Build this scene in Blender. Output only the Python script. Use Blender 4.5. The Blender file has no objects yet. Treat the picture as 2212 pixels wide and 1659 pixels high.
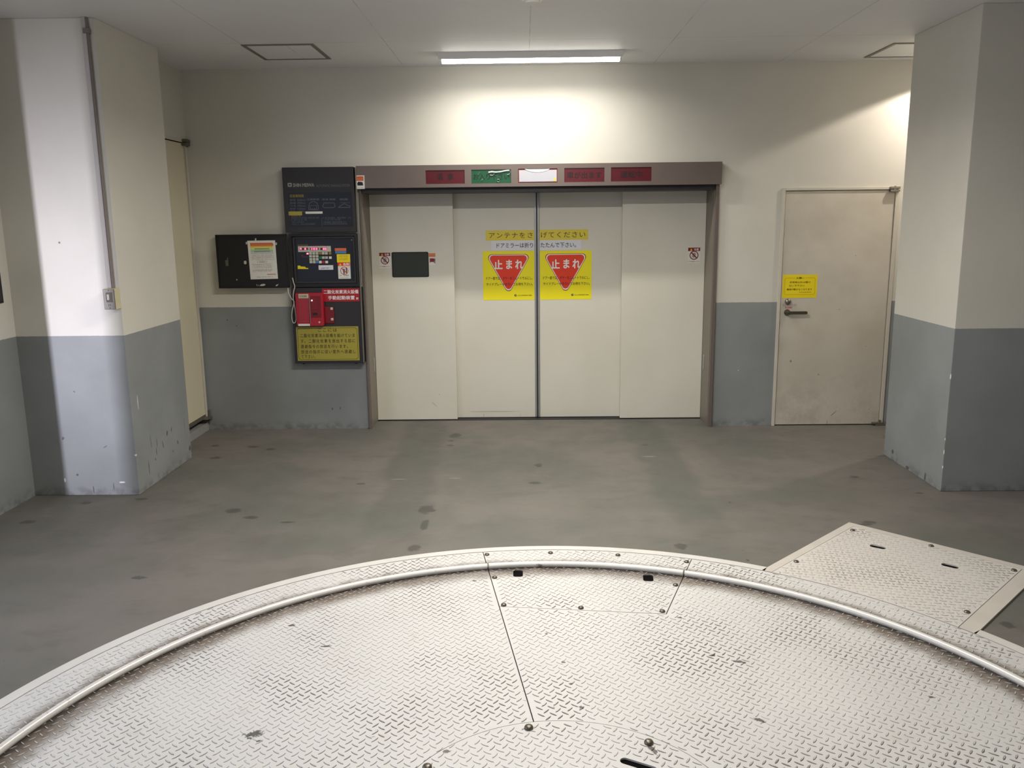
import bpy, bmesh, math, random
import numpy as np
from mathutils import Vector, Matrix
from mathutils.geometry import tessellate_polygon

random.seed(7)
SC = bpy.context.scene
COL = SC.collection
PI = math.pi

# ------------------------------------------------------------------ camera
F_PX, PITCH, YAW, ROLL, CAM_H = 1838.995, math.radians(10.8908), math.radians(-0.861), math.radians(-0.6312), 1.8101

def ray(u, v):
    """direction in the room of the photograph's pixel (u, v)"""
    u2 = (u - 1106) / F_PX; v2 = (v - 829.5) / F_PX
    c, s = math.cos(ROLL), math.sin(ROLL)
    a = c * u2 + s * v2; b = -s * u2 + c * v2
    c, s = math.cos(PITCH), math.sin(PITCH)
    zu = -b; y = c + s * zu; z = -s + c * zu; x = a
    c, s = math.cos(YAW), math.sin(YAW)
    return Vector((c * x + s * y, -s * x + c * y, z))

cam_d = bpy.data.cameras.new('camera')
cam = bpy.data.objects.new('camera', cam_d); COL.objects.link(cam)
fw = ray(1106, 829.5)
rt = (ray(1107, 829.5) - fw).normalized()
up = -(ray(1106, 830.5) - fw).normalized()
fw = fw.normalized()
M = Matrix.Identity(4)
for i in range(3):
    M[i][0] = rt[i]; M[i][1] = up[i]; M[i][2] = -fw[i]
M[2][3] = CAM_H
cam.matrix_world = M
cam_d.sensor_width = 36; cam_d.lens = F_PX / 2212 * 36
cam_d.clip_start = 0.05
SC.camera = cam

# ------------------------------------------------------------------ world, daylight, exposure
EXPOSURE = 0.2
SC.view_settings.view_transform = 'Standard'
SC.view_settings.look = 'None'
SC.view_settings.gamma = 1
SC.view_settings.use_curve_mapping = False
SC.view_settings.exposure = EXPOSURE
w = bpy.data.worlds.new('world'); SC.world = w; w.use_nodes = True
bg = w.node_tree.nodes['Background']
bg.inputs[0].default_value = (0.72, 0.80, 1.0, 1); bg.inputs[1].default_value = 2.2

def area(name, loc, target, sx, sy, power, color):
    l = bpy.data.lights.new(name, 'AREA'); l.shape = 'RECTANGLE'; l.size = sx; l.size_y = sy
    l.energy = power; l.color = color
    o = bpy.data.objects.new(name, l); COL.objects.link(o); o.location = loc
    o.rotation_euler = (Vector(target) - Vector(loc)).to_track_quat('-Z', 'Y').to_euler()
    return o
# daylight of the street entrance, left behind the camera, outside the hall
dl = area('street_daylight', (-5.10, -8.0, 1.0), (-3.03, 5.5, 1.05), 0.27, 2.1, 13.5, (0.86, 0.84, 1.0)); dl.data.spread = math.radians(13)

# ------------------------------------------------------------------ sizes of the place (metres)
D = 7.3667      # back wall
HC = 3.06       # ceiling
ST = 1.0936     # top of the grey paint
XL = -3.345     # left wall
TC = (0.114, 2.26)  # turntable centre

def P(u, v, Y):
    d = ray(u, v); t = Y / d.y
    return d.x * t, CAM_H + d.z * t
def G(u, v, z=0.0):
    d = ray(u, v); t = (z - CAM_H) / d.z
    return d.x * t, d.y * t
def R(u0, v0, u1, v1, Y):
    """rectangle x0, x1, z0, z1 on the plane y=Y seen between two pixels (top left, bottom right)"""
    a = P(u0, v0, Y); b = P(u1, v1, Y)
    return a[0], b[0], b[1], a[1]

# ------------------------------------------------------------------ materials
def lin(c):
    return tuple(((x / 255) / 12.92 if x / 255 <= 0.04045 else ((x / 255 + 0.055) / 1.055) ** 2.4) for x in c)

class NT:
    def __init__(s, name, place=False):
        s.place = place
        s.m = bpy.data.materials.new(name); s.m.use_nodes = True
        s.t = s.m.node_tree; s.b = s.t.nodes['Principled BSDF']; s._pos = None
    def n(s, kind, **kw):
        n = s.t.nodes.new(kind)
        for k, v in kw.items(): setattr(n, k, v)
        return n
    def l(s, a, b): s.t.links.new(a, b)
    def pos(s):
        if s._pos is None: s._pos = s.n('ShaderNodeNewGeometry').outputs['Position'] if s.place else s.n('ShaderNodeTexCoord').outputs['Object']
        return s._pos
    def val(s, x, sock):
        if isinstance(x, (int, float)): sock.default_value = x
        elif isinstance(x, tuple): sock.default_value = (x + (1,)) if len(x) == 3 and len(sock.default_value) == 4 else x
        else: s.l(x, sock)
    def math(s, op, a, b=None, c=None, clamp=False):
        n = s.n('ShaderNodeMath', operation=op, use_clamp=clamp)
        s.val(a, n.inputs[0])
        if b is not None: s.val(b, n.inputs[1])
        if c is not None: s.val(c, n.inputs[2])
        return n.outputs[0]
    def mix(s, f, a, b):
        n = s.n('ShaderNodeMix', data_type='RGBA')
        s.val(f, n.inputs[0]); s.val(a, n.inputs[6]); s.val(b, n.inputs[7])
        return n.outputs[2]
    def ramp(s, x, lo, hi, a=0.0, b=1.0):
        n = s.n('ShaderNodeMapRange', interpolation_type='SMOOTHSTEP')
        s.val(x, n.inputs[0]); n.inputs[1].default_value = lo; n.inputs[2].default_value = hi
        n.inputs[3].default_value = a; n.inputs[4].default_value = b
        return n.outputs[0]
    def noise(s, scale, detail=3, rough=0.55, stretch=None, off=(0, 0, 0)):
        src = s.pos()
        mp = s.n('ShaderNodeMapping'); s.l(src, mp.inputs[0])
        mp.inputs['Location'].default_value = off
        if stretch: mp.inputs['Scale'].default_value = stretch
        n = s.n('ShaderNodeTexNoise'); s.l(mp.outputs[0], n.inputs['Vector'])
        n.inputs['Scale'].default_value = scale; n.inputs['Detail'].default_value = detail
        n.inputs['Roughness'].default_value = rough
        return n.outputs['Fac']
    def xyz(s):
        n = s.n('ShaderNodeSeparateXYZ'); s.l(s.pos(), n.inputs[0]); return n.outputs
    def marks(s, items, fray=0.6, scale=30):
        """soft-edged marks: (centre, half sizes, rotation about y, x or z) -> mask"""
        nz = s.noise(scale, 3, 0.7)
        out = None
        for (c, h, rot) in items:
            mp = s.n('ShaderNodeMapping', vector_type='TEXTURE'); s.l(s.pos(), mp.inputs[0])
            mp.inputs['Location'].default_value = c; mp.inputs['Rotation'].default_value = rot
            mp.inputs['Scale'].default_value = h
            ln = s.n('ShaderNodeVectorMath', operation='LENGTH'); s.l(mp.outputs[0], ln.inputs[0])
            d = s.math('MULTIPLY_ADD', nz, fray * 2, s.math('SUBTRACT', ln.outputs['Value'], fray))
            m = s.ramp(d, 0.75, 1.1, 1.0, 0.0)
            out = m if out is None else s.math('MAXIMUM', out, m)
        return out
    def bump(s, h, strength=0.3, dist=0.002):
        n = s.n('ShaderNodeBump'); s.l(h, n.inputs['Height'])
        n.inputs['Strength'].default_value = strength; n.inputs['Distance'].default_value = dist
        s.l(n.outputs[0], s.b.inputs['Normal'])
    def done(s, color, rough=0.5, metal=0.0, spec=0.5):
        s.val(color, s.b.inputs['Base Color']); s.val(rough, s.b.inputs['Roughness'])
        s.val(metal, s.b.inputs['Metallic']); s.b.inputs['Specular IOR Level'].default_value = spec
        return s.m

def plain(name, rgb, rough=0.5, metal=0.0, vary=0.06, scale=9, spec=0.5):
    k = NT(name); c = lin(rgb); d = tuple(x * (1 - vary * 2) for x in c)
    return k.done(k.mix(k.noise(scale, 3), d, c), rough, metal, spec)
def glow(name, rgb, strength):
    k = NT(name); k.done((0.8, 0.8, 0.8), 0.4)
    k.b.inputs['Emission Color'].default_value = (*rgb, 1); k.b.inputs['Emission Strength'].default_value = strength
    return k.m

CREAM = (0.635, 0.613, 0.545); GREY = (0.255, 0.268, 0.268)
def two_tone(name, marks_dark=(), marks_light=(), scuff=0.5):
    k = NT(name); z = k.xyz()[2]
    cream = k.mix(k.ramp(k.noise(1.3, 5), 0.3, 0.75), tuple(c * 0.93 for c in CREAM), CREAM)
    grey = k.mix(k.ramp(k.noise(2.2, 6), 0.3, 0.75), tuple(c * 0.90 for c in GREY), tuple(c * 1.06 for c in GREY))
    f = k.math('GREATER_THAN', k.math('MULTIPLY_ADD', k.noise(60, 2), 0.004, z), ST + 0.002)
    col = k.mix(f, grey, cream)
    # scattered dark scuffs low on the wall
    st = k.math('MULTIPLY', k.ramp(k.noise(9, 4, 0.7, (1.5, 1.5, 0.5)), 0.70, 0.76), k.ramp(z, 0.25, 0.6, scuff, 0.0))
    col = k.mix(st, col, (0.06, 0.058, 0.055))
    # grime line at the floor
    gl = k.math('MULTIPLY', k.ramp(z, 0.0, 0.10, 0.5, 0.0), k.ramp(k.noise(14, 3), 0.4, 0.65))
    col = k.mix(gl, col, (0.075, 0.07, 0.06))
    if marks_dark: col = k.mix(k.math('MULTIPLY', k.marks(marks_dark), 0.75), col, (0.05, 0.048, 0.045))
    if marks_light: col = k.mix(k.marks(marks_light), col, (0.75, 0.74, 0.7))
    k.bump(k.noise(140, 2), 0.12, 0.002)
    return k.done(col, k.ramp(k.noise(5, 2), 0.3, 0.7, 0.42, 0.55), 0, 0.4)

def Y3(u, v, Yp): x, z = P(u, v, Yp); return (x, Yp, z)
M_WALL = two_tone('painted_wall', [(Y3(718, 883, D), (0.006, 0.1, 0.012), (0, 0, 0)), (Y3(735, 882, D), (0.005, 0.1, 0.015), (0, 0, 0)),
                                   (Y3(491, 691, D), (0.005, 0.1, 0.008), (0, 0.4, 0)), (Y3(511, 704, D), (0.006, 0.1, 0.005), (0, 0, 0))],
                  [(Y3(1595, 800, D), (0.004, 0.1, 0.004), (0, 0, 0))], 0.25)
def xside(u, v, X):
    d = ray(u, v); t = X / d.x
    return (X, d.y * t, CAM_H + d.z * t)
PLX = -2.6271
lm = [(xside(u, v, PLX), (0.1, a, b), (r, 0, 0)) for (u, v, a, b, r) in [
    (361, 936, .012, .02, -.3), (370, 928, .008, .018, -.3), (352, 960, .006, .03, .25), (339, 958, .005, .04, -.1), (338, 975, .005, .035, 0),
    (326, 955, .004, .05, .1), (322, 1010, .006, .06, .05), (384, 955, .010, .015, .3), (374, 975, .006, .014, .4), (336, 992, .008, .01, .2),
    (410, 968, .02, .02, 0), (398, 915, .004, .05, 0)]]
lm += [((X_, 5.52, Z_), (a, 0.1, b), (0, r, 0)) for (X_, Z_, a, b, r) in [
    (-3.04, 0.145, .009, .009, 0), (-2.94, 0.04, .004, .03, 0), (-2.80, 0.06, .003, .03, 0), (-3.0, 0.72, .007, .004, .6), (-2.83, 0.34, .02, .004, -.5),
    (-3.11, 0.40, .008, .012, .5), (-2.99, 1.70, .007, .007, .3)]]
M_PL = two_tone('painted_pillar_wall', lm, [((-2.6271, 5.62, 0.62), (.1, .004, .05), (0, 0, 0)), ((-2.74, 5.52, 0.09), (.02, .1, .006), (0, 0, 0)),
                                            ((-3.13, 5.52, .11), (.006, .1, .015), (0, 0, 0)), ((-2.630, 5.525, .28), (.008, .01, .008), (0, 0, 0))], 0.35)
PRX = 2.7712
M_PR = two_tone('painted_right_pillar_wall', [(xside(1913, 845, PRX), (.1, .004, .05), (.1, 0, 0)), (xside(1960, 1010, PRX), (.1, .03, .012), (0, 0, 0)),
                                              (xside(1998, 1030, PRX), (.1, .012, .03), (.2, 0, 0)), (xside(1928, 975, PRX), (.1, .02, .02), (0, 0, 0))],
                [((PRX, 5.485, .78), (.006, .006, .018), (0, 0, 0)), ((PRX, 5.485, .36), (.005, .006, .012), (0, 0, 0)), ((PRX, 5.485, .27), (.005, .006, .020), (0, 0, 0)), ((PRX, 5.485, .17), (.005, .005, .012), (0, 0, 0))], 0.3)

# ceiling board with fine joints
k = NT('ceiling_board'); X, Yc, Z = k.xyz()
j = None
for s_, c in ((X, 0.055), (X, -0.97), (X, 1.08), (X, -1.995), (X, 2.105), (Yc, 6.36), (Yc, 4.54)):
    m_ = k.ramp(k.math('ABSOLUTE', k.math('SUBTRACT', s_, c)), 0.0015, 0.005, 1.0, 0.0)
    j = m_ if j is None else k.math('MAXIMUM', j, m_)
col = k.mix(k.ramp(k.noise(0.8, 4), 0.3, 0.7), (0.71, 0.715, 0.73), (0.76, 0.765, 0.775))
col = k.mix(k.math('MULTIPLY', j, k.ramp(k.noise(2.5, 2), 0.35, 0.6, 0.1, 0.5)), col, (0.32, 0.31, 0.29))
M_CEIL = k.done(col, 0.6, 0, 0.3)

# floor paint
k = NT('floor_paint'); X, Yc, Z = k.xyz()
base = k.mix(k.ramp(k.noise(0.9, 5, 0.6), 0.35, 0.65), (0.116, 0.116, 0.100), (0.160, 0.143, 0.128))
base = k.mix(k.math('MULTIPLY', k.ramp(k.noise(3.5, 5, 0.65, (1, 2.2, 1)), 0.5, 0.72), 0.35), base, (0.088, 0.081, 0.072))
nzz = k.noise(1.6, 4, 0.6)
def lane(x0, slope, width, amt):
    cx = k.math('MULTIPLY_ADD', k.math('SUBTRACT', 7.3, Yc), slope, x0)
    d = k.math('ABSOLUTE', k.math('SUBTRACT', k.math('MULTIPLY_ADD', nzz, 0.35, X), k.math('ADD', cx, 0.175)))
    return k.math('MULTIPLY', k.ramp(d, width * 0.45, width, amt, 0.0), k.ramp(Yc, 4.6, 6.0, 0.45, 1.0))
base = k.mix(lane(-0.86, 0.03, 0.24, 0.55), base, (0.078, 0.083, 0.070))
base = k.mix(lane(1.02, 0.01, 0.22, 0.55), base, (0.082, 0.090, 0.075))
def gp(u, v): x, y = G(u, v); return (x, y, 0)
spots = [(983, 941, .05, .05), (975, 952, .025, .02), (972, 962, .03, .018), (921, 1101, .055, .05), (917, 1134, .025, .06), (895, 1184, .04, .03),
         (1393, 961, .033, .012), (1470, 1180, .04, .03), (1163, 1005, .03, .03), (1155, 1043, .05, .02), (1845, 1030, .03, .02), (1985, 1065, .03, .012),
         (545, 965, .05, .02), (585, 970, .04, .02), (465, 963, .04, .02), (465, 989, .05, .02), (505, 1103, .05, .03), (540, 1118, .05, .02), (300, 1248, .04, .015),
         (186, 1086, .04, .02), (60, 1128, .05, .02), (305, 1078, .04, .015), (1878, 1128, .05, .015), (1870, 1133, .05, .01), (1576, 1085, .012, .01),
         (1615, 1210, .01, .012), (2176, 1350, .03, .02), (1915, 985, .15, .006), (620, 1128, .05, .01), (780, 1045, .04, .012), (865, 1205, .04, .012)]
mk = k.marks([(gp(u, v), (a, b * 1.6, 1), (0, 0, 0)) for u, v, a, b in spots], 0.9, 22)
base = k.mix(k.math('MULTIPLY', mk, 0.62), base, (0.045, 0.043, 0.038))
sp = k.math('MULTIPLY', k.ramp(k.noise(16, 3, 0.6), 0.70, 0.76), 0.45)
base = k.mix(sp, base, (0.05, 0.047, 0.042))
wh = k.marks([(gp(861, 1035), (.06, .008, 1), (0, 0, 0)), (gp(982, 1033), (.05, .007, 1), (0, 0, 0)), (gp(1403, 986), (.06, .01, 1), (0, 0, 0))], 0.5, 40)
base = k.mix(k.math('MULTIPLY', wh, 0.6), base, (0.30, 0.29, 0.27))
k.bump(k.noise(55, 4, 0.6), 0.18, 0.004)
M_FLOOR = k.done(base, k.ramp(k.noise(4, 3), 0.35, 0.7, 0.50, 0.68), 0, 0.35)

# tread plate: grime follows the rail at r=1.985 around the turntable centre
def tread(name, ringdirt=True, side=False, warm=0.0, worn=1.0):
    k = NT(name); X, Yc, Z = k.xyz()
    c0 = (0.58, 0.568, 0.552) if not warm else (0.60, 0.565, 0.53)
    col = k.mix(k.ramp(k.noise(1.1, 5, 0.6), 0.3, 0.7), tuple(c * 0.93 for c in c0), c0)
    col = k.mix(k.math('MULTIPLY', k.ramp(k.noise(7, 5, 0.7), 0.54, 0.74), 0.30), col, (0.45, 0.42, 0.37))
    if worn < 1:
        g2 = k.ramp(k.noise(2.3, 3, 0.6, None, (3.1, 0.4, 0)), 0.50, 0.68, 0.0, 0.72)
        col = k.mix(k.math('MULTIPLY', g2, k.ramp(k.noise(35, 2), 0.3, 0.5)), col, (0.12, 0.10, 0.088))
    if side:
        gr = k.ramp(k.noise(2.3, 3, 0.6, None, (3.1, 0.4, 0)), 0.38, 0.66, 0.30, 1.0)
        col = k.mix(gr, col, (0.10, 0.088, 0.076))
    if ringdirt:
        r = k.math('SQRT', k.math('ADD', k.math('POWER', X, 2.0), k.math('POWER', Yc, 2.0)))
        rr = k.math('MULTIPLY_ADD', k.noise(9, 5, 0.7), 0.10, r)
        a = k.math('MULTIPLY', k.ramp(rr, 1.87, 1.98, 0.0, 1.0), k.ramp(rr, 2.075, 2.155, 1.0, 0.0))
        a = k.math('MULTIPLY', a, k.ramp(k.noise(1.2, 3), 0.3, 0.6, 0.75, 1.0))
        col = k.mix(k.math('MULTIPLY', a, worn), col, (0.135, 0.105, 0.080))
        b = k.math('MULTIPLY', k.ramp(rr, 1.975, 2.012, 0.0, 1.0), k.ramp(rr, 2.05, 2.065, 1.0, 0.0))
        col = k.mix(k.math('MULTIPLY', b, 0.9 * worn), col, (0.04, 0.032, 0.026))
    sc = k.marks([((G(u, v)[0] - TC[0], G(u, v)[1] - TC[1], 0), (a, b, 1), (0, 0, r)) for u, v, a, b, r in [
        (547, 1592, .030, .015, .1), (556, 1586, .020, .010, .5), (540, 1600, .012, .008, 0), (630, 1355, .014, .01, .2), (1596, 1433, .020, .010, 0), (1607, 1436, .010, .008, 0), (1638, 1560, .018, .011, -.3), (1648, 1564, .012, .006, 0), (706, 1400, .02, .008, 0),
        (1256, 1533, .009, .014, .5), (1217, 1435, .01, .006, 0), (1180, 1373, .006, .006, 0), (1025, 1258, .012, .008, 0), (2011, 1510, .014, .01, 0),
        (1467, 1338, .012, .008, 0), (1540, 1420, .012, .008, 0), (560, 1606, .012, .006, 0), (1232, 1482, .008, .006, 0),
        (965, 1628, .012, .01, 0), (1410, 1625, .01, .03, .4)]], 1.5, 75)
    col = k.mix(k.math('MULTIPLY', sc, 0.85), col, (0.035, 0.03, 0.024))
    fine = k.ramp(k.noise(48, 2, 0.5), 0.73, 0.78)
    col = k.mix(k.math('MULTIPLY', fine, 0.6), col, (0.08, 0.07, 0.06))
    k.bump(k.noise(60, 3), 0.10, 0.002)
    return k.done(col, 0.42, 0, 0.45)
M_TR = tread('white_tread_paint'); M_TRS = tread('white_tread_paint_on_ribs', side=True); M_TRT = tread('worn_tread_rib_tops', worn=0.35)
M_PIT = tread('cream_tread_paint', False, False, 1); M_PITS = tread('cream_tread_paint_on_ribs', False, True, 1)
M_WHITE = plain('white_rim_paint', (208, 205, 200), 0.45, vary=0.10, scale=6)
M_RIMC = plain('cream_rim_paint', (204, 197, 188), 0.45, vary=0.12, scale=6)
k = NT('worn_rail_paint')
M_RAIL = k.done(k.mix(k.ramp(k.noise(16, 5, 0.75), 0.60, 0.72), (0.62, 0.60, 0.57), (0.20, 0.165, 0.14)), 0.3, 0.0, 0.6)
M_DARKGAP = plain('dark_gap', (9, 8, 7), 0.95, spec=0.1)
M_BOLT = plain('worn_steel_bolt', (120, 112, 100), 0.35, 0.6, 0.3, 60)
M_BRONZE = plain('dark_bronze_metal', (117, 105, 100), 0.36, 0.25, 0.05, 5)
M_BRONZE_IN = plain('grey_brown_metal', (128, 120, 108), 0.45, 0.15, 0.06, 4)
M_FASCIA = plain('charcoal_brown_metal', (50, 47, 48), 0.45, 0.2, 0.08, 6)
M_BLACK = plain('black_metal', (24, 22, 25), 0.55, 0.0, 0.1, 8)
M_NAVY = plain('navy_plate', (17, 21, 36), 0.4, 0.0, 0.08, 6)
M_DOORPAN = None
k = NT('cream_door_enamel')
M_DOORPAN = k.done(k.mix(k.ramp(k.noise(1.5, 5), 0.3, 0.7), (0.655, 0.625, 0.535), (0.70, 0.67, 0.585)), 0.36, 0, 0.45)
k = NT('cream_door_enamel_marked', True); X, Yc, Z = k.xyz()
col = k.mix(k.ramp(k.noise(1.5, 5), 0.3, 0.7), (0.655, 0.625, 0.535), (0.70, 0.67, 0.585))
mk = k.marks([(Y3(938, 873, 7.67), (.035, .1, .004), (0, 0.75, 0)), (Y3(949, 852, 7.67), (.005, .1, .005), (0, 0, 0)), (Y3(1045, 897, 7.74), (.003, .1, .02), (0, 0, 0)),
              (Y3(1124, 897, 7.74), (.002, .1, .015), (0, 0, 0)), (Y3(1070, 889, 7.74), (.25, .1, .004), (0, 0, 0))], 0.5, 60)
col = k.mix(k.math('MULTIPLY', mk, 0.5), col, (0.22, 0.19, 0.15))
M_DOORMK = k.done(col, 0.36, 0, 0.45)
k = NT('worn_steel_door_paint', True); X, Yc, Z = k.xyz()
col = k.mix(k.ramp(k.noise(2.0, 6, 0.6), 0.3, 0.7), (0.50, 0.455, 0.375), (0.60, 0.555, 0.47))
low = k.math('MULTIPLY', k.ramp(Z, 0.02, 1.0, 0.5, 0.0), k.ramp(k.noise(4, 5, 0.7), 0.4, 0.7))
col = k.mix(low, col, (0.28, 0.25, 0.20))
mk = k.marks([(Y3(1800, 893, D), (.04, .1, .004), (0, -0.75, 0)), (Y3(1877, 884, D), (.003, .1, .005), (0, -.5, 0)), (Y3(1870, 748, D), (.007, .1, .0025), (0, 0, 0)),
              (Y3(1768, 809, D), (.008, .1, .005), (0, .5, 0)), (Y3(1813, 668, D), (.007, .1, .003), (0, -.5, 0)), (Y3(1848, 552, D), (.003, .1, .006), (0, 0, 0)),
              (Y3(1708, 780, D), (.008, .1, .01), (0, 0, 0)), (Y3(1786, 912, D), (.003, .1, .02), (0, 0.1, 0))], 0.5, 60)
col = k.mix(k.math('MULTIPLY', mk, 0.7), col, (0.10, 0.085, 0.065))
k.bump(k.noise(3, 3), 0.08, 0.01)
M_STEELDOOR = k.done(col, 0.42, 0, 0.4)
M_CLOSET = plain('cream_closet_door_paint', (214, 205, 178), 0.42, 0, 0.06, 2)
M_FRAME = plain('cream_frame_paint', (206, 199, 184), 0.4, 0, 0.08, 8)
M_ALU = plain('aluminium', (176, 176, 176), 0.35, 0.7, 0.05, 20)
M_ALUD = plain('dull_aluminium_frame', (128, 124, 112), 0.45, 0.4, 0.1, 12)
M_STEEL = plain('brushed_steel', (150, 146, 138), 0.28, 0.9, 0.08, 30)
M_DSTEEL = plain('dark_bronze_handle', (104, 98, 86), 0.33, 0.75, 0.08, 30)
M_LAMPW = plain('white_lamp_housing', (232, 232, 232), 0.4, 0, 0.02)
M_CONC = plain('grey_curb_paint', (150, 150, 146), 0.6, 0, 0.1, 9)
M_THR = plain('grey_threshold_metal', (104, 100, 88), 0.5, 0.2, 0.15, 14)
M_COND = plain('white_conduit_paint', (192, 186, 182), 0.45, 0, 0.1, 16)
M_COND2 = plain('taupe_conduit', (128, 118, 112), 0.5, 0, 0.1, 16)
M_BOX = plain('ivory_switch_box', (204, 195, 162), 0.45, 0, 0.06, 30)
M_YEL = plain('yellow_sign_film', (246, 232, 20), 0.4, 0, 0.02)
M_YELD = plain('faded_yellow_strip', (226, 204, 62), 0.42, 0, 0.02)
M_YELO = plain('olive_yellow_plate', (164, 152, 56), 0.42, 0, 0.03)
M_YELN = plain('notice_yellow', (238, 214, 18), 0.45, 0, 0.02)
M_SIGNW = plain('white_sign_film', (222, 222, 228), 0.4, 0, 0.02)
M_RED = plain('stop_sign_red', (232, 58, 28), 0.4, 0, 0.02)
M_REDD = plain('stop_sign_outline_red', (150, 30, 20), 0.4)
M_REDS = plain('fire_red_plate', (170, 18, 34), 0.42, 0, 0.05)
M_REDB = plain('fire_red_box', (172, 20, 36), 0.38, 0, 0.05)
M_REDB2 = plain('deep_red_recess', (122, 8, 22), 0.45, 0, 0.05)
M_REDP = plain('pinkish_red_label', (168, 46, 62), 0.5, 0, 0.05, 40)
M_REDL = plain('dark_red_acrylic', (88, 22, 32), 0.3, 0, 0.06)
M_GREENL = plain('green_acrylic', (24, 84, 54), 0.3, 0, 0.06)
M_WHITEL = plain('white_plate_film', (186, 186, 194), 0.35, 0, 0.02)
M_PINK = plain('pale_red_edge', (222, 120, 124), 0.4)
M_INK = plain('black_ink', (20, 20, 20), 0.5)
M_INKR = plain('dark_ink_on_red', (30, 8, 14), 0.5)
M_INKG = plain('dark_green_ink', (4, 24, 14), 0.5)
M_INKW = plain('white_ink', (240, 238, 234), 0.5)
M_INKGR = plain('grey_ink', (150, 150, 146), 0.5)
M_INKDG = plain('dim_grey_ink', (98, 102, 108), 0.5)
M_INKGOLD = plain('gold_ink', (150, 130, 44), 0.5)
M_INKRED = plain('red_ink', (190, 40, 40), 0.5)
M_PAPER = plain('white_paper', (226, 224, 216), 0.6, 0, 0.02)
M_PGREY = plain('pale_pinkish_grey_ink', (172, 160, 160), 0.6)
M_ORANGE = plain('orange_ink', (214, 112, 70), 0.5)
M_BLUE = plain('blue_label', (70, 130, 190), 0.5)
M_GREENB = plain('green_button', (20, 120, 74), 0.5)
M_BTN = plain('grey_button', (196, 196, 180), 0.5)
M_CORD = plain('off_white_cord', (196, 192, 184), 0.7, 0, 0.1, 60)
M_BROWNRED = plain('maroon_ink', (128, 22, 36), 0.5)
M_PGRAD = None
k = NT('rainbow_header_print', True); X, Yc, Z = k.xyz()
pw = R(534, 519, 600, 603, 7.26)
t = k.math('DIVIDE', k.math('SUBTRACT', Z, pw[2]), pw[3] - pw[2])
cr = k.n('ShaderNodeValToRGB'); k.l(t, cr.inputs[0]); e = cr.color_ramp.elements
e[0].position = 0.68; e[0].color = (*lin((206, 206, 206)), 1); e[1].position = 0.92; e[1].color = (*lin((205, 96, 52)), 1)
for p_, c_ in ((0.72, (160, 200, 170)), (0.80, (220, 226, 120)), (0.85, (236, 170, 80))):
    q = cr.color_ramp.elements.new(p_); q.color = (*lin(c_), 1)
M_PGRAD = k.done(cr.outputs[0], 0.6)
k = NT('dark_tinted_glass'); M_GLASS = k.done((0.036, 0.041, 0.033), 0.3, 0, 0.5)
k = NT('white_lamp_glint'); M_GLINT = k.done((0.86, 0.88, 0.88), 0.10, 0.35, 1.0)  # white gloss standing in for the lamp's reflection on the indicator windows
M_TUBE = glow('lit_diffuser', (1.0, 0.965, 0.89), 16.0)
M_LED = glow('red_digit_light', (1.0, 0.03, 0.16), 1.6)
M_LEDW = glow('white_pilot_light', (1.0, 0.97, 0.92), 3.0)
M_DISP = plain('dark_red_display_window', (90, 6, 24), 0.3)

# ------------------------------------------------------------------ object helpers
def put(name, me, parent=None, loc=(0, 0, 0)):
    o = bpy.data.objects.new(name, me); COL.objects.link(o)
    if parent is not None: o.parent = parent
    o.location = loc
    return o
def origin(o):
    v = Vector((0, 0, 0))
    while o is not None: v = v + o.location; o = o.parent
    return v
def tag(o, label=None, cat=None, group=None, kind=None):
    for a, b in (('label', label), ('category', cat), ('group', group), ('kind', kind)):
        if b: o[a] = b
    return o
def thing(name, loc, label, cat, group=None):
    o = bpy.data.objects.new(name, None); COL.objects.link(o); o.location = loc; o.empty_display_size = 0.05
    return tag(o, label, cat, group)

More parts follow.
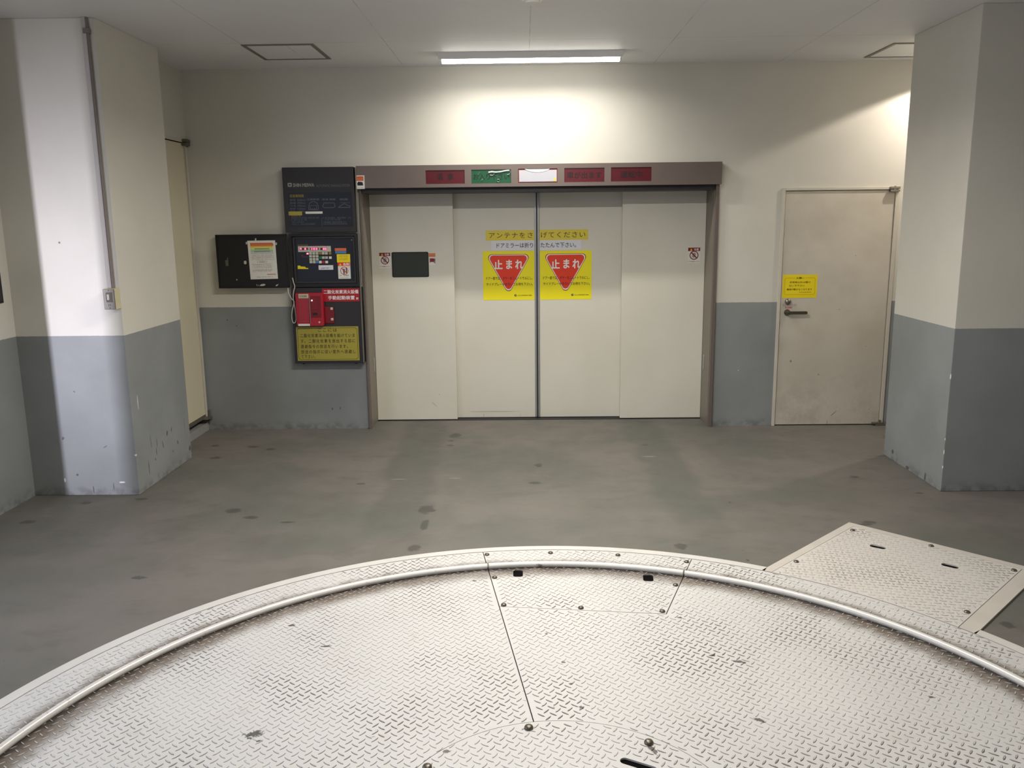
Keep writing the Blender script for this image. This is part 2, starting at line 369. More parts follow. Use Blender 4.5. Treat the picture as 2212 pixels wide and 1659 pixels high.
class MB:
    """collects shapes given in room coordinates, links them as one mesh"""
    def __init__(s): s.v = []; s.f = []; s.m = []; s.mats = []
    def mi(s, m):
        if m not in s.mats: s.mats.append(m)
        return s.mats.index(m)
    def add(s, vs, fs, m):
        o = len(s.v); i = s.mi(m)
        s.v += [tuple(x) for x in vs]; s.f += [tuple(a + o for a in f) for f in fs]; s.m += [i] * len(fs)
        return s
    def box(s, x0, x1, y0, y1, z0, z1, m):
        v = [(x0, y0, z0), (x1, y0, z0), (x1, y1, z0), (x0, y1, z0), (x0, y0, z1), (x1, y0, z1), (x1, y1, z1), (x0, y1, z1)]
        return s.add(v, [(0, 3, 2, 1), (4, 5, 6, 7), (0, 1, 5, 4), (1, 2, 6, 5), (2, 3, 7, 6), (3, 0, 4, 7)], m)
    def prism(s, poly, a, b, axis, m, holes=()):
        """poly (2D, ccw) swept along axis from a to b; axis 'y': (x,z), 'z': (x,y), 'x': (y,z)"""
        def P3(p, t): return (p[0], t, p[1]) if axis == 'y' else ((p[0], p[1], t) if axis == 'z' else (t, p[0], p[1]))
        loops = [list(poly)] + [list(h) for h in holes]
        allp = [p for l in loops for p in l]; n = len(allp)
        tris = tessellate_polygon([[Vector((p[0], p[1], 0)) for p in l] for l in loops])
        def area2(t): A, B, C = (allp[i] for i in t); return (B[0]-A[0])*(C[1]-A[1])-(B[1]-A[1])*(C[0]-A[0])
        vs = [P3(p, a) for p in allp] + [P3(p, b) for p in allp]; fs = []
        flip = (axis == 'y')
        for t in tris:
            t = tuple(t)
            if area2(t) < 0: t = t[::-1]
            top = tuple(i + n for i in t); bot = t[::-1]
            if flip: top, bot = top[::-1], bot[::-1]
            if b < a: top, bot = top[::-1], bot[::-1]
            fs += [top, bot]
        o = 0
        for li, l in enumerate(loops):
            L = len(l)
            for i in range(L):
                jn = (i + 1) % L
                fs.append((o + i, o + jn, o + jn + n, o + i + n))
            o += L
        return s.add(vs, fs, m)
    def tube(s, pts, r, m, seg=10, closed=False, cap=True):
        pts = [Vector(p) for p in pts]; n = len(pts); vs = []; fs = []
        nrm = None
        for i, p in enumerate(pts):
            a = pts[(i - 1) % n] if (closed or i > 0) else p
            b = pts[(i + 1) % n] if (closed or i < n - 1) else p
            d = (b - a).normalized()
            if nrm is None:
                nrm = d.cross(Vector((0, 0, 1)))
                if nrm.length < 0.1: nrm = d.cross(Vector((1, 0, 0)))
            nrm = (nrm - d * nrm.dot(d)).normalized(); bn = d.cross(nrm)
            rr = r[i] if isinstance(r, (list, tuple)) else r
            for q in range(seg):
                t = 2 * PI * q / seg; vs.append(p + nrm * math.cos(t) * rr + bn * math.sin(t) * rr)
        for i in range(n if closed else n - 1):
            for q in range(seg):
                a = i * seg + q; b = i * seg + (q + 1) % seg; c = ((i + 1) % n) * seg
                fs.append((a, b, c + (q + 1) % seg, c + q))
        if cap and not closed:
            fs.append(tuple(range(seg))[::-1]); fs.append(tuple((n - 1) * seg + q for q in range(seg)))
        return s.add(vs, fs, m)
    def lathe(s, c, prof, axis, m, seg=20):
        """prof: list of (radius, offset along axis)"""
        vs = []; fs = []
        for r, t in prof:
            for q in range(seg):
                a = 2 * PI * q / seg; x, y = r * math.cos(a), r * math.sin(a)
                vs.append((c[0] + x, c[1] + y, c[2] + t) if axis == 'z' else ((c[0] + x, c[1] + t, c[2] + y) if axis == 'y' else (c[0] + t, c[1] + x, c[2] + y)))
        for i in range(len(prof) - 1):
            for q in range(seg):
                fs.append((i * seg + q, i * seg + (q + 1) % seg, (i + 1) * seg + (q + 1) % seg, (i + 1) * seg + q))
        fs.append(tuple(range(seg))[::-1]); fs.append(tuple((len(prof) - 1) * seg + q for q in range(seg)))
        return s.add(vs, fs, m)
    def build(s, name, parent=None, bevel=0.0, smooth=False, loc=None, fix=True):
        o0 = origin(parent) if parent is not None else Vector((0, 0, 0))
        base = o0 + Vector(loc if loc else (0, 0, 0)) if parent is None and loc else o0
        me = bpy.data.meshes.new(name)
        me.from_pydata([(x - base.x, y - base.y, z - base.z) for x, y, z in s.v], [], s.f)
        for m in s.mats: me.materials.append(m)
        me.polygons.foreach_set('material_index', s.m)
        if fix:
            bm = bmesh.new(); bm.from_mesh(me); bmesh.ops.recalc_face_normals(bm, faces=bm.faces); bm.to_mesh(me); bm.free()
        if smooth:
            me.polygons.foreach_set('use_smooth', [True] * len(me.polygons))
            me.set_sharp_from_angle(angle=math.radians(35))
        me.update()
        o = put(name, me, parent, tuple(loc) if (parent is None and loc) else (0, 0, 0))
        if bevel:
            b = o.modifiers.new('edge', 'BEVEL'); b.width = bevel; b.segments = 2; b.limit_method = 'ANGLE'
        return o

# text -> flat lettering on a wall plane facing -y
_tc = {}
def glyphs(body, bold=0.0):
    key = (body, bold)
    if key not in _tc:
        cu = bpy.data.curves.new('lettering_curve', 'FONT'); cu.body = body; cu.size = 1.0
        cu.resolution_u = 3; cu.fill_mode = 'FRONT'
        o = bpy.data.objects.new('lettering_curve', cu); COL.objects.link(o)
        bpy.context.view_layer.update()
        me = bpy.data.meshes.new_from_object(o)
        vs = np.array([v.co[:] for v in me.vertices]); fs = [tuple(p.vertices) for p in me.polygons]
        bpy.data.objects.remove(o); bpy.data.curves.remove(cu); bpy.data.meshes.remove(me)
        _tc[key] = (vs, fs)
    return _tc[key]
def text(mb, body, x0, x1, z0, z1, y, m, bold=0.0, gap=None):
    """lettering stretched into the box; with gap, characters are spaced over the width; bold overprints with small shifts"""
    def stamp(X, Zz, fs, em):
        w_ = max(bold, 0) * em * 0.9
        sh = [(0, 0)] if w_ <= 0 else [(-w_, 0), (w_, 0), (0, w_), (0, -w_)]
        if bold > 0.02: sh += [(-w_ * .7, w_ * .7), (w_ * .7, -w_ * .7), (w_ * .7, w_ * .7), (-w_ * .7, -w_ * .7), (0, 0)]
        for i, (dx, dz) in enumerate(sh): mb.add([(a + dx, y - i * 0.00002, b + dz) for a, b in zip(X, Zz)], fs, m)
    if gap is not None:
        n = len(body); pitch = (x1 - x0) / n
        for i, ch in enumerate(body):
            if ch in ' \u3000': continue
            vs, fs = glyphs(ch)
            if not len(vs): continue
            cw = pitch * gap; ch_h = z1 - z0
            cx = x0 + pitch * (i + 0.5)
            X = cx + (vs[:, 0] - 0.5) * cw if ord(ch) > 255 else cx + (vs[:, 0] - (vs[:, 0].min() + vs[:, 0].max()) / 2) * cw
            stamp(X, z0 + (vs[:, 1] + 0.10) / 0.98 * ch_h, fs, min(cw, ch_h))
        return
    vs, fs = glyphs(body)
    lo = vs.min(0); hi = vs.max(0); w_ = max(bold, 0) * (z1 - z0)
    stamp(x0 + w_ + (vs[:, 0] - lo[0]) / (hi[0] - lo[0]) * (x1 - x0 - 2 * w_), z0 + w_ + (vs[:, 1] - lo[1]) / (hi[1] - lo[1]) * (z1 - z0 - 2 * w_), fs, z1 - z0)
def dashes(mb, x0, x1, z0, z1, y, m, unit=0.9, fill=0.8):
    """a line of print too small to read: a row of little strokes"""
    h = z1 - z0; x = x0
    while x < x1 - h * 0.5:
        w_ = h * unit * random.uniform(0.6, 1.0)
        if random.random() < fill:
            mb.add([(x, y, z0), (min(x + w_, x1), y, z0), (min(x + w_, x1), y, z0 + h * 0.28), (x, y, z0 + h * 0.28)], [(0, 1, 2, 3)], m)
            mb.add([(x + w_ * .1, y, z0 + h * .55), (x + w_ * .8, y, z0 + h * .55), (x + w_ * .8, y, z1), (x + w_ * .1, y, z1)], [(0, 1, 2, 3)], m)
        x += h * unit * 1.12
def ring2d(cx, cz, r, n=28): return [(cx + r * math.cos(2 * PI * i / n), cz + r * math.sin(2 * PI * i / n)) for i in range(n)]
def rrect(x0, x1, z0, z1, r, n=5):
    out = []
    for cx, cz, a0 in ((x1 - r, z0 + r, -PI / 2), (x1 - r, z1 - r, 0), (x0 + r, z1 - r, PI / 2), (x0 + r, z0 + r, PI)):
        for i in range(n + 1):
            a = a0 + PI / 2 * i / n; out.append((cx + r * math.cos(a), cz + r * math.sin(a)))
    return out
def flat(mb, poly, y, m, holes=()):
    loops = [list(poly)] + [list(h) for h in holes]; allp = [p for l in loops for p in l]
    tr = tessellate_polygon([[Vector((p[0], p[1], 0)) for p in l] for l in loops])
    mb.add([(p[0], y, p[1]) for p in allp], [tuple(t) for t in tr], m)

# ================================================================== THE SETTING
S = dict(kind='structure')
def struct(name, mb, **kw): return tag(mb.build(name, **kw), kind='structure')
struct('floor', MB().box(-13, 6, -13, 8.2, -0.2, 0, M_FLOOR))
struct('ceiling', MB().box(-3.6, 5.0, -1.6, 8.2, HC, HC + 0.25, M_CEIL))
OX0, OX1, OZ = -1.365, 1.618, 2.10
DX0, DX1, DZ = 2.181, 3.156, 2.052
b = MB()
b.box(-2.825, OX0, D, D + 0.25, 0, HC, M_WALL); b.box(OX0, OX1, D, D + 0.25, OZ, HC, M_WALL)
b.box(OX1, DX0, D, D + 0.25, 0, HC, M_WALL); b.box(DX0, DX1, D, D + 0.25, DZ, HC, M_WALL); b.box(DX1, 4.8, D, D + 0.25, 0, HC, M_WALL)
struct('wall_back', b)
struct('light_block_behind_doors', MB().box(-3.5, 5.0, 7.95, 8.1, 0, HC, M_BLACK))  # unseen black backing, added to stop sky light leaking round the doors
struct('wall_left_with_light_block', MB().box(XL - 0.2, XL, 4.0, 5.52, 0, HC, M_PL).box(XL - 0.2, XL, -1.6, 0.74, 0, HC, M_PL))  # second box is unseen, added to keep the daylight beam off the back wall
struct('wall_left_pillar', MB().box(XL - 0.2, PLX, 5.52, 6.45, 0, HC, M_PL), bevel=0.004)
# side wall of the niche behind the left pillar, with the raised door opening
NX = -2.825
b = MB()
b.box(NX - 0.2, NX, 6.45, D + 0.25, 2.50, HC, M_WALL); b.box(NX - 0.2, NX, 6.45, D + 0.25, 0, 0.072, M_CONC)
b.box(NX - 0.2, NX, 7.345, D + 0.25, 0.072, 2.50, M_WALL); b.box(NX - 0.2, NX - 0.12, 6.45, 7.345, 0.072, 2.5, M_BLACK)
struct('wall_niche', b)
struct('wall_right_pillar', MB().box(PRX, 3.9, 5.485, 6.40, 0, HC, M_PR), bevel=0.004)
struct('wall_right', MB().box(3.7, 3.9, -1.6, 5.485, 0, HC, M_WALL))
struct('wall_alcove', MB().box(4.8, 5.0, 6.4, 8.1, 0, HC, M_WALL).box(3.9, 5.0, 6.2, 6.4, 0, HC, M_WALL))
b = MB(); b.box(-3.545, 3.7, -1.75, -1.6, 0, HC, M_WALL); struct('wall_rear', b)  # unseen wall, placed to keep the street daylight off the right pillar

# ---------------- sliding parking door (door_1)
d1 = tag(put('door_1', None), kind='structure'); d1.location = ((OX0 + OX1) / 2, D, 0)
YO, YI = 7.67, 7.74
b = MB()
for a, c in ((-1.383, OX0), (OX1, 1.648)): b.box(a, c, D - 0.03, D, 0, OZ, M_BRONZE)
b.build('jamb_trim', d1, bevel=0.002)
b = MB()
b.box(OX0 - 0.0, OX0 + 0.004, D, YO, 0, 2.1, M_BRONZE_IN); b.box(OX1 - 0.004, OX1, D, YO, 0, 2.1, M_BRONZE_IN)
b.build('jamb_reveal', d1)
b = MB(); b.box(OX0 + .004, OX1 - .004, D - 0.02, YO + 0.0, 2.045, 2.10, M_FASCIA); b.build('door_rail_cover', d1)
for x0, x1, y, mm in ((OX0 + .006, -0.623, YO, M_DOORMK), (-0.66, 0.098, YI, M_DOORMK), (0.143, 0.91, YI, M_DOORPAN), (0.876, OX1 - .006, YO, M_DOORPAN)):
    hole = ()
    poly = [(x0, 0.008), (x1, 0.008), (x1, 2.085), (x0, 2.085)]
    if x0 < -1: hole = (rrect(-1.177, -0.851, 1.320, 1.540, 0.012)[::-1],)
    o = MB().prism(poly, y, y + 0.045, 'y', mm, hole).build('door_panel', d1)
    if hole:
        MB().prism(rrect(-1.177, -0.851, 1.320, 1.540, 0.012), y + 0.006, y + 0.012, 'y', M_GLASS).build('window_pane', o)
        MB().prism(rrect(-1.179, -0.849, 1.318, 1.542, 0.013), y - 0.002, y + 0.006, 'y', M_BLACK, (rrect(-1.171, -0.857, 1.326, 1.534, 0.010)[::-1],)).build('window_gasket', o)
for x0, x1 in ((0.098, 0.1165), (0.1245, 0.143)):
    MB().box(x0, x1, YI - 0.012, YI + 0.04, 0.008, 2.085, M_ALU).build('edge_strip', d1, bevel=0.004)
MB().box(0.1165, 0.1245, YI + 0.012, YI + 0.03, 0.008, 2.085, M_BLACK).build('rubber_seal', d1)
MB().box(OX0, OX1, YI - 0.09, YI + 0.06, -0.001, 0.003, M_BLACK).build('floor_track', d1)
# oval pull plates on the jambs
for X_, sgn in ((OX0 + 0.004, 1), (OX1 - 0.004, -1)):
    z0 = 0.47; b = MB().prism([(yy, zz) for yy, zz in rrect(7.56, 7.60, z0, z0 + 0.14, 0.018)], X_, X_ + sgn * 0.004, 'x', M_ALU)
    b.build('reflector_plate', d1)

# ---------------- steel side door (door_2)
d2 = tag(put('door_2', None), kind='structure'); d2.location = ((DX0 + DX1) / 2, D, 0)
b = MB()
b.box(DX0, 2.206, D - 0.014, D + 0.12, 0, DZ, M_FRAME); b.box(3.127, DX1, D - 0.014, D + 0.12, 0, DZ, M_FRAME)
b.box(2.206, 3.127, D - 0.014, D + 0.12, 2.029, DZ, M_FRAME)
b.build('door_frame', d2, bevel=0.002)
lf = MB().box(2.2105, 3.1235, D - 0.002, D + 0.038, 0.008, 2.0245, M_STEELDOOR).build('door_leaf', d2, bevel=0.002)
MB().box(2.206, 3.127, D + 0.04, D + 0.06, 0, 2.029, M_DARKGAP).build('rebate', d2)
lx, lz = 2.270, 1.097
MB().lathe((lx, D - 0.002, lz), [(0.024, 0), (0.026, -0.006), (0.025, -0.016), (0.018, -0.026), (0.010, -0.030)], 'y', M_STEEL, 24).build('deadbolt', d2, smooth=True)
hx, hz = 2.270, 1.003
hd = MB().lathe((hx, D - 0.002, hz), [(0.027, 0), (0.028, -0.008), (0.024, -0.020), (0.016, -0.034), (0.014, -0.052)], 'y', M_DSTEEL, 24).build('lever_rose', d2, smooth=True)
MB().prism(rrect(hx - 0.012, hx + 0.158, hz - 0.012, hz + 0.014, 0.012), D - 0.062, D - 0.046, 'y', M_DSTEEL).build('lever_handle', hd, bevel=0.003)
MB().box(3.070, 3.150, D - 0.042, D - 0.014, 2.033, 2.052, M_STEEL).box(3.070, 3.150, D - 0.040, D - 0.004, 2.010, 2.027, M_STEEL).tube([(3.11, D - 0.03, 2.005), (3.11, D - 0.03, 2.058)], 0.009, M_STEEL, 12).build('pivot_hinge', d2, bevel=0.002)
MB().box(3.060, 3.150, D - 0.040, D - 0.004, 0.012, 0.026, M_THR).box(3.085, 3.165, D - 0.045, D - 0.012, 0.0, 0.012, M_THR).tube([(3.12, D - 0.028, 0.0), (3.12, D - 0.028, 0.05)], 0.010, M_THR, 12).build('pivot_hinge', d2)
mb = MB()
dashes(mb, *R(1691, 657, 1722, 661, D - 0.0035), D - 0.0035, M_INKGR, 0.8, .95); dashes(mb, *R(1696, 662.5, 1714, 666, D - 0.0035), D - 0.0035, M_INKRED, 0.8, .95)
mb.build('small_print_label', d2)

# ---------------- raised closet door beside the left pillar (door_3)
d3 = tag(put('door_3', None), kind='structure'); d3.location = (NX, 6.9, 0)
MB().box(NX - 0.05, NX - 0.006, 6.50, 7.318, 0.150, 2.468, M_CLOSET).build('door_leaf', d3, bevel=0.002)
MB().box(NX - 0.06, NX + 0.008, 7.322, 7.345, 0.13, 2.475, M_FRAME).build('door_frame', d3, bevel=0.002)
MB().box(NX - 0.06, NX + 0.002, 6.50, 7.345, 2.475, 2.500, M_FRAME).build('head_trim', d3)
MB().box(NX - 0.06, NX - 0.002, 6.50, 7.345, 2.4685, 2.475, M_DARKGAP).build('head_gap', d3)
MB().box(NX - 0.10, NX - 0.002, 6.50, 7.345, 0.118, 0.148, M_THR).build('threshold', d3)
MB().box(NX - 0.01, NX + 0.035, 7.270, 7.362, 2.478, 2.500, M_THR).box(NX - 0.01, NX + 0.034, 7.272, 7.360, 2.448, 2.472, M_THR).tube([(NX + .02, 7.33, 2.44), (NX + .02, 7.33, 2.505)], 0.009, M_THR).build('pivot_hinge', d3)
MB().prism([(7.25, .118), (7.36, .100), (7.362, .125), (7.26, .140)], NX - 0.01, NX + 0.04, 'x', M_THR).tube([(NX + .02, 7.345, 0.075), (NX + .02, 7.345, 0.185)], 0.010, M_THR).build('pivot_hinge', d3)

# ================================================================== LAMPS
BATTEN_W = 44
def batten(loc, label, mat, share=1.0):
    x0, x1 = -0.645, 0.777; y = loc[1]
    o = thing('ceiling_lamp', (loc[0], y, HC), label, 'lamp', None)
    dx = loc[0] - 0.066; x0 += dx; x1 += dx
    v = []
    for (xa, xb, w_, z) in ((x0, x1, 0.075, HC), (x0 + .012, x1 - .012, 0.046, HC - 0.045)):
        v += [(xa, y - w_, z), (xb, y - w_, z), (xb, y + w_, z), (xa, y + w_, z)]
    MB().add(v, [(0, 3, 2, 1), (4, 5, 6, 7), (0, 1, 5, 4), (1, 2, 6, 5), (2, 3, 7, 6), (3, 0, 4, 7)], M_LAMPW).build('lamp_base', o, bevel=0.002)
    prof = [(-0.036, HC - 0.045), (-0.036, HC - 0.056), (-0.031, HC - 0.064), (-0.018, HC - 0.068), (0.018, HC - 0.068), (0.031, HC - 0.064), (0.036, HC - 0.056), (0.036, HC - 0.045)]
    MB().prism([(y + a, z) for a, z in prof], x0 + 0.035, x1 - 0.035, 'x', mat).build('diffuser', o, smooth=True)
    l = bpy.data.lights.new('batten_light', 'AREA'); l.shape = 'RECTANGLE'; l.size = x1 - x0 - .08; l.size_y = .06; l.energy = BATTEN_W * share; l.color = (1.0, 0.955, 0.875)
    l.spread = math.radians(162)
    q = bpy.data.objects.new('batten_light', l); COL.objects.link(q); q.parent = o; q.location = (0, 0, -0.0695)
    for xa in (x0 + 0.022, x1 - 0.035):
        MB().prism([(y + a * 1.04, z if z > HC - .05 else z - .001) for a, z in prof], xa, xa + 0.013, 'x', M_LAMPW).build('end_cap', o)
    return o
batten((0.066, 6.845), 'lit white batten lamp on the ceiling above the sliding door', M_TUBE, 0.48)
batten((0.066, 4.45), 'white batten lamp on the ceiling over the turntable, nearer than the smoke detector', M_TUBE, 1.85)
batten((0.066, 2.05), 'unseen batten lamp added on the ceiling to brighten the middle of the turntable', M_TUBE, 0.45)  # third batten, out of view, added for more light on the turntable
# recessed downlight in the alcove behind the right pillar
o = thing('downlight', (3.52, 6.95, HC), 'round recessed ceiling light in the alcove behind the right pillar', 'lamp')
MB().lathe((3.52, 6.95, HC), [(0.075, 0.0), (0.075, -0.004), (0.055, -0.004), (0.055, 0.0)], 'z', M_LAMPW, 28).build('rim', o)
MB().lathe((3.52, 6.95, HC - 0.001), [(0.05, 0), (0.05, -0.002)], 'z', M_TUBE, 24).build('lens', o)
l = bpy.data.lights.new('downlight_beam', 'SPOT'); l.energy = 62; l.color = (1.0, 0.90, 0.80); l.spot_size = math.radians(136); l.spot_blend = 0.12; l.shadow_soft_size = 0.03
lo = bpy.data.objects.new('downlight_beam', l); COL.objects.link(lo); lo.location = (0, 0, -0.02); lo.parent = o
# smoke detector
o = thing('smoke_detector', (0.062, 5.21, HC), 'round off-white smoke detector on the ceiling before the lit lamp', 'smoke detector')
MB().lathe((0.062, 5.21, HC), [(0.058, 0), (0.058, -0.010), (0.050, -0.016)], 'z', M_LAMPW, 28).build('base', o, smooth=True)
MB().lathe((0.062, 5.21, HC - 0.016), [(0.048, 0), (0.044, -0.014), (0.022, -0.022)], 'z', M_PAPER, 28).build('sensor_cap', o, smooth=True)
# ceiling hatches
def hatch(x0, x1, y0, y1, label):
    o = thing('ceiling_hatch', ((x0 + x1) / 2, (y0 + y1) / 2, HC), label, 'hatch', 'access hatches in the ceiling')
    w_ = 0.028
    MB().prism([(x0, y0), (x1, y0), (x1, y1), (x0, y1)], HC, HC - 0.006, 'z', M_ALUD, ([(x0 + w_, y0 + w_), (x0 + w_, y1 - w_), (x1 - w_, y1 - w_), (x1 - w_, y0 + w_)],)).build('hatch_frame', o)
    MB().box(x0 + w_, x1 - w_, y0 + w_, y1 - w_, HC - 0.003, HC, M_CEIL).build('hatch_panel', o)
hatch(-2.003, -1.484, 6.388, 6.962, 'square ceiling hatch with a dull metal frame, above the open black cover')
hatch(2.735, 3.26, 6.655, 7.215, 'ceiling hatch partly hidden by the right pillar, above the steel side door')

# ================================================================== HEADER WITH INDICATOR WINDOWS
YH = D - 0.08
hb = thing('indicator_header', (0.13, D, 2.09), 'long dark bronze header box with five indicator windows over the sliding door', 'sign box')
hx0, hx1, hz0, hz1 = -1.392, 1.652, 2.086, 2.268
wins = [R(919, 368, 1004, 396.5, YH), R(1018, 366.5, 1104, 395.5, YH), R(1119, 364.5, 1204, 394, YH), R(1219, 363, 1305.5, 392.5, YH), R(1320, 361.5, 1407, 391, YH)]
holes = [[(a, c), (a, d), (b_, d), (b_, c)] for a, b_, c, d in wins]
MB().prism([(hx0, hz0), (hx1, hz0), (hx1, hz1), (hx0, hz1)], YH, YH + 0.006, 'y', M_BRONZE, holes).box(hx0, hx1, YH + 0.012, D - 0.0, hz0, hz1, M_BRONZE).box(hx0, hx1, YH + .006, YH + .012, hz0, hz0 + .004, M_BRONZE).build('header_box', hb)
specs = [(M_REDL, '満車', M_INKR, 'dark red window'), (M_GREENL, 'お入り下さい', M_INKG, 'green window'), (M_REDL, '', None, 'white covered window'), (M_REDL, '車が出ます', M_INKR, 'dark red window'), (M_REDL, '運転中', M_INKR, 'dark red window')]
for i, ((a, b_, c, d), (mm, tx, im, lb)) in enumerate(zip(wins, specs)):
    p = MB().box(a, b_, YH + 0.006, YH + 0.0115, c, d, mm).build('indicator_window', hb)
    h = d - c; wd = b_ - a; y = YH + 0.0055
    if i == 1:
        mb = MB(); text(mb, tx, a + .015, b_ - .015, c + .028, c + .080, y, im, 0.012); mb.build('lettering', p)
        mb = MB()   # white glossy strips shaped as the lamp's reflection on the wrinkled acrylic
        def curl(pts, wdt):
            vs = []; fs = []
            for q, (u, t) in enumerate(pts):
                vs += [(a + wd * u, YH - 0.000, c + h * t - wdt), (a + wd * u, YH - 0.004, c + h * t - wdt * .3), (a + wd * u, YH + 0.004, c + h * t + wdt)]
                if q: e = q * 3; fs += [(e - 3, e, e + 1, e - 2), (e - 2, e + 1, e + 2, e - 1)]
            mb.add(vs, fs, M_GLINT)
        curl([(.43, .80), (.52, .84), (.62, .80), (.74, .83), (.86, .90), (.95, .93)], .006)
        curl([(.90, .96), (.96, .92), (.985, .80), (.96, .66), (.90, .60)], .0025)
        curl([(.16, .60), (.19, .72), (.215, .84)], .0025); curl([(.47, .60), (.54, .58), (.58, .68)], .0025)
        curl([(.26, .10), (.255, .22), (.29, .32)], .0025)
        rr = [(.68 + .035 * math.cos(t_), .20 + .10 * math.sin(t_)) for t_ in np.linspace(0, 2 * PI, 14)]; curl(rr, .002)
        mb.build('lamp_glint_strip', p)
    elif i == 2:
        MB().box(a + .006, b_ - .004, YH + 0.003, YH + 0.0058, c + .006, d - .010, M_PINK).build('plate_edge', p)
        MB().box(a + .009, b_ - .007, YH + 0.001, YH + 0.003, c + .009, d - .013, M_WHITEL).box(b_ - .032, b_ - .013, YH + 0.0002, YH + 0.001, c + .012, c + .034, M_YELD).build('cover_plate', p)
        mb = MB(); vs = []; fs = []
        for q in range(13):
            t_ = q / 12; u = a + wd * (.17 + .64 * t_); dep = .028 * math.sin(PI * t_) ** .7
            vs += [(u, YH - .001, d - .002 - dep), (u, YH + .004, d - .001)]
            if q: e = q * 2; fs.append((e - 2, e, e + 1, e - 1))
        mb.add(vs, fs, M_GLINT); mb.build('lamp_glint_strip', p)  # white sliver shaped as the lamp's highlight on the plate
    else:
        mb = MB()
        if i == 0: text(mb, '満', a + .095, a + .145, c + .028, c + .086, y, im, .02); text(mb, '車', a + .180, a + .228, c + .028, c + .086, y, im, .02)
        elif i == 3: text(mb, tx, a + .022, b_ - .022, c + .028, c + .085, y, im, .02)
        else: text(mb, tx, a + .078, b_ - .075, c + .026, c + .085, y, im, .02)
        mb.build('lettering', p)

def card(name, rect, Y, m, label, cat, th=0.002, group=None):
    a, b_, c, d = rect
    o = MB().box(a, b_, Y - th, Y, c, d, m).build(name, None, loc=((a + b_) / 2, Y, (c + d) / 2))
    return tag(o, label, cat, group)
def subs(o, mb, name='print'): return mb.build(name, o)

# sticker at the header's left end
rc = R(768, 379, 788, 408, YH)
o = card('sticker', rc, YH, M_PAPER, 'small red and white sticker at the left end of the bronze header', 'sticker')
a, b_, c, d = rc; y = YH - .0025; mb = MB()
flat(mb, [(a + .007, d - .045), (b_ - .007, d - .045), (b_ - .007, d - .007), (a + .007, d - .007)], y, M_ORANGE)
flat(mb, [(a + .012, c + .028), (b_ - .012, c + .028), (b_ - .016, c + .055), (a + .022, c + .06), (a + .012, c + .05)], y, M_NAVY)
dashes(mb, a + .012, b_ - .012, d - .02, d - .012, y - .0003, M_INKRED); dashes(mb, a + .01, b_ - .01, c + .008, c + .014, y, M_INKGR)
subs(o, mb)

# ================================================================== STRIP SIGNS AND STOP SIGNS ON THE DOORS
YS = YI
# yellow strip, cut at the door gap
zt0, zt1 = 1.633, 1.722
o = card('strip_sign', (-0.337, 0.096, zt0, zt1), YS, M_YELD, 'left half of the yellow strip on the sliding door, above the left stop sign', 'sign', .0015)
mb = MB(); text(mb, 'アンテナをさ', -0.318, 0.094, zt0 + .018, zt1 - .016, YS - .002, M_INK, -0.006, .93); subs(o, mb, 'lettering')
o = card('strip_sign', (0.145, 0.580, zt0, zt1 + .002), YS, M_YELD, 'right half of the yellow strip on the sliding door, above the right stop sign', 'sign', .0015)
mb = MB(); text(mb, 'げてください', 0.148, 0.562, zt0 + .018, zt1 - .014, YS - .002, M_INK, -0.006, .93); subs(o, mb, 'lettering')
zm0, zm1 = 1.545, 1.631
o = card('strip_sign', (-0.289, 0.096, zm0, zm1), YS, M_SIGNW, 'left half of the white strip just above the left stop sign', 'sign', .0015)
mb = MB(); text(mb, 'ドアミラーは折り', -0.254, 0.094, zm0 + .020, zm1 - .018, YS - .002, M_INK, .012, 1.0); subs(o, mb, 'lettering')
o = card('strip_sign', (0.145, 0.517, zm0, zm1), YS, M_SIGNW, 'right half of the white strip just above the right stop sign', 'sign', .0015)
mb = MB(); text(mb, 'たたんで下さい。', 0.150, 0.500, zm0 + .020, zm1 - .018, YS - .002, M_INK, .012, 1.0); subs(o, mb, 'lettering')

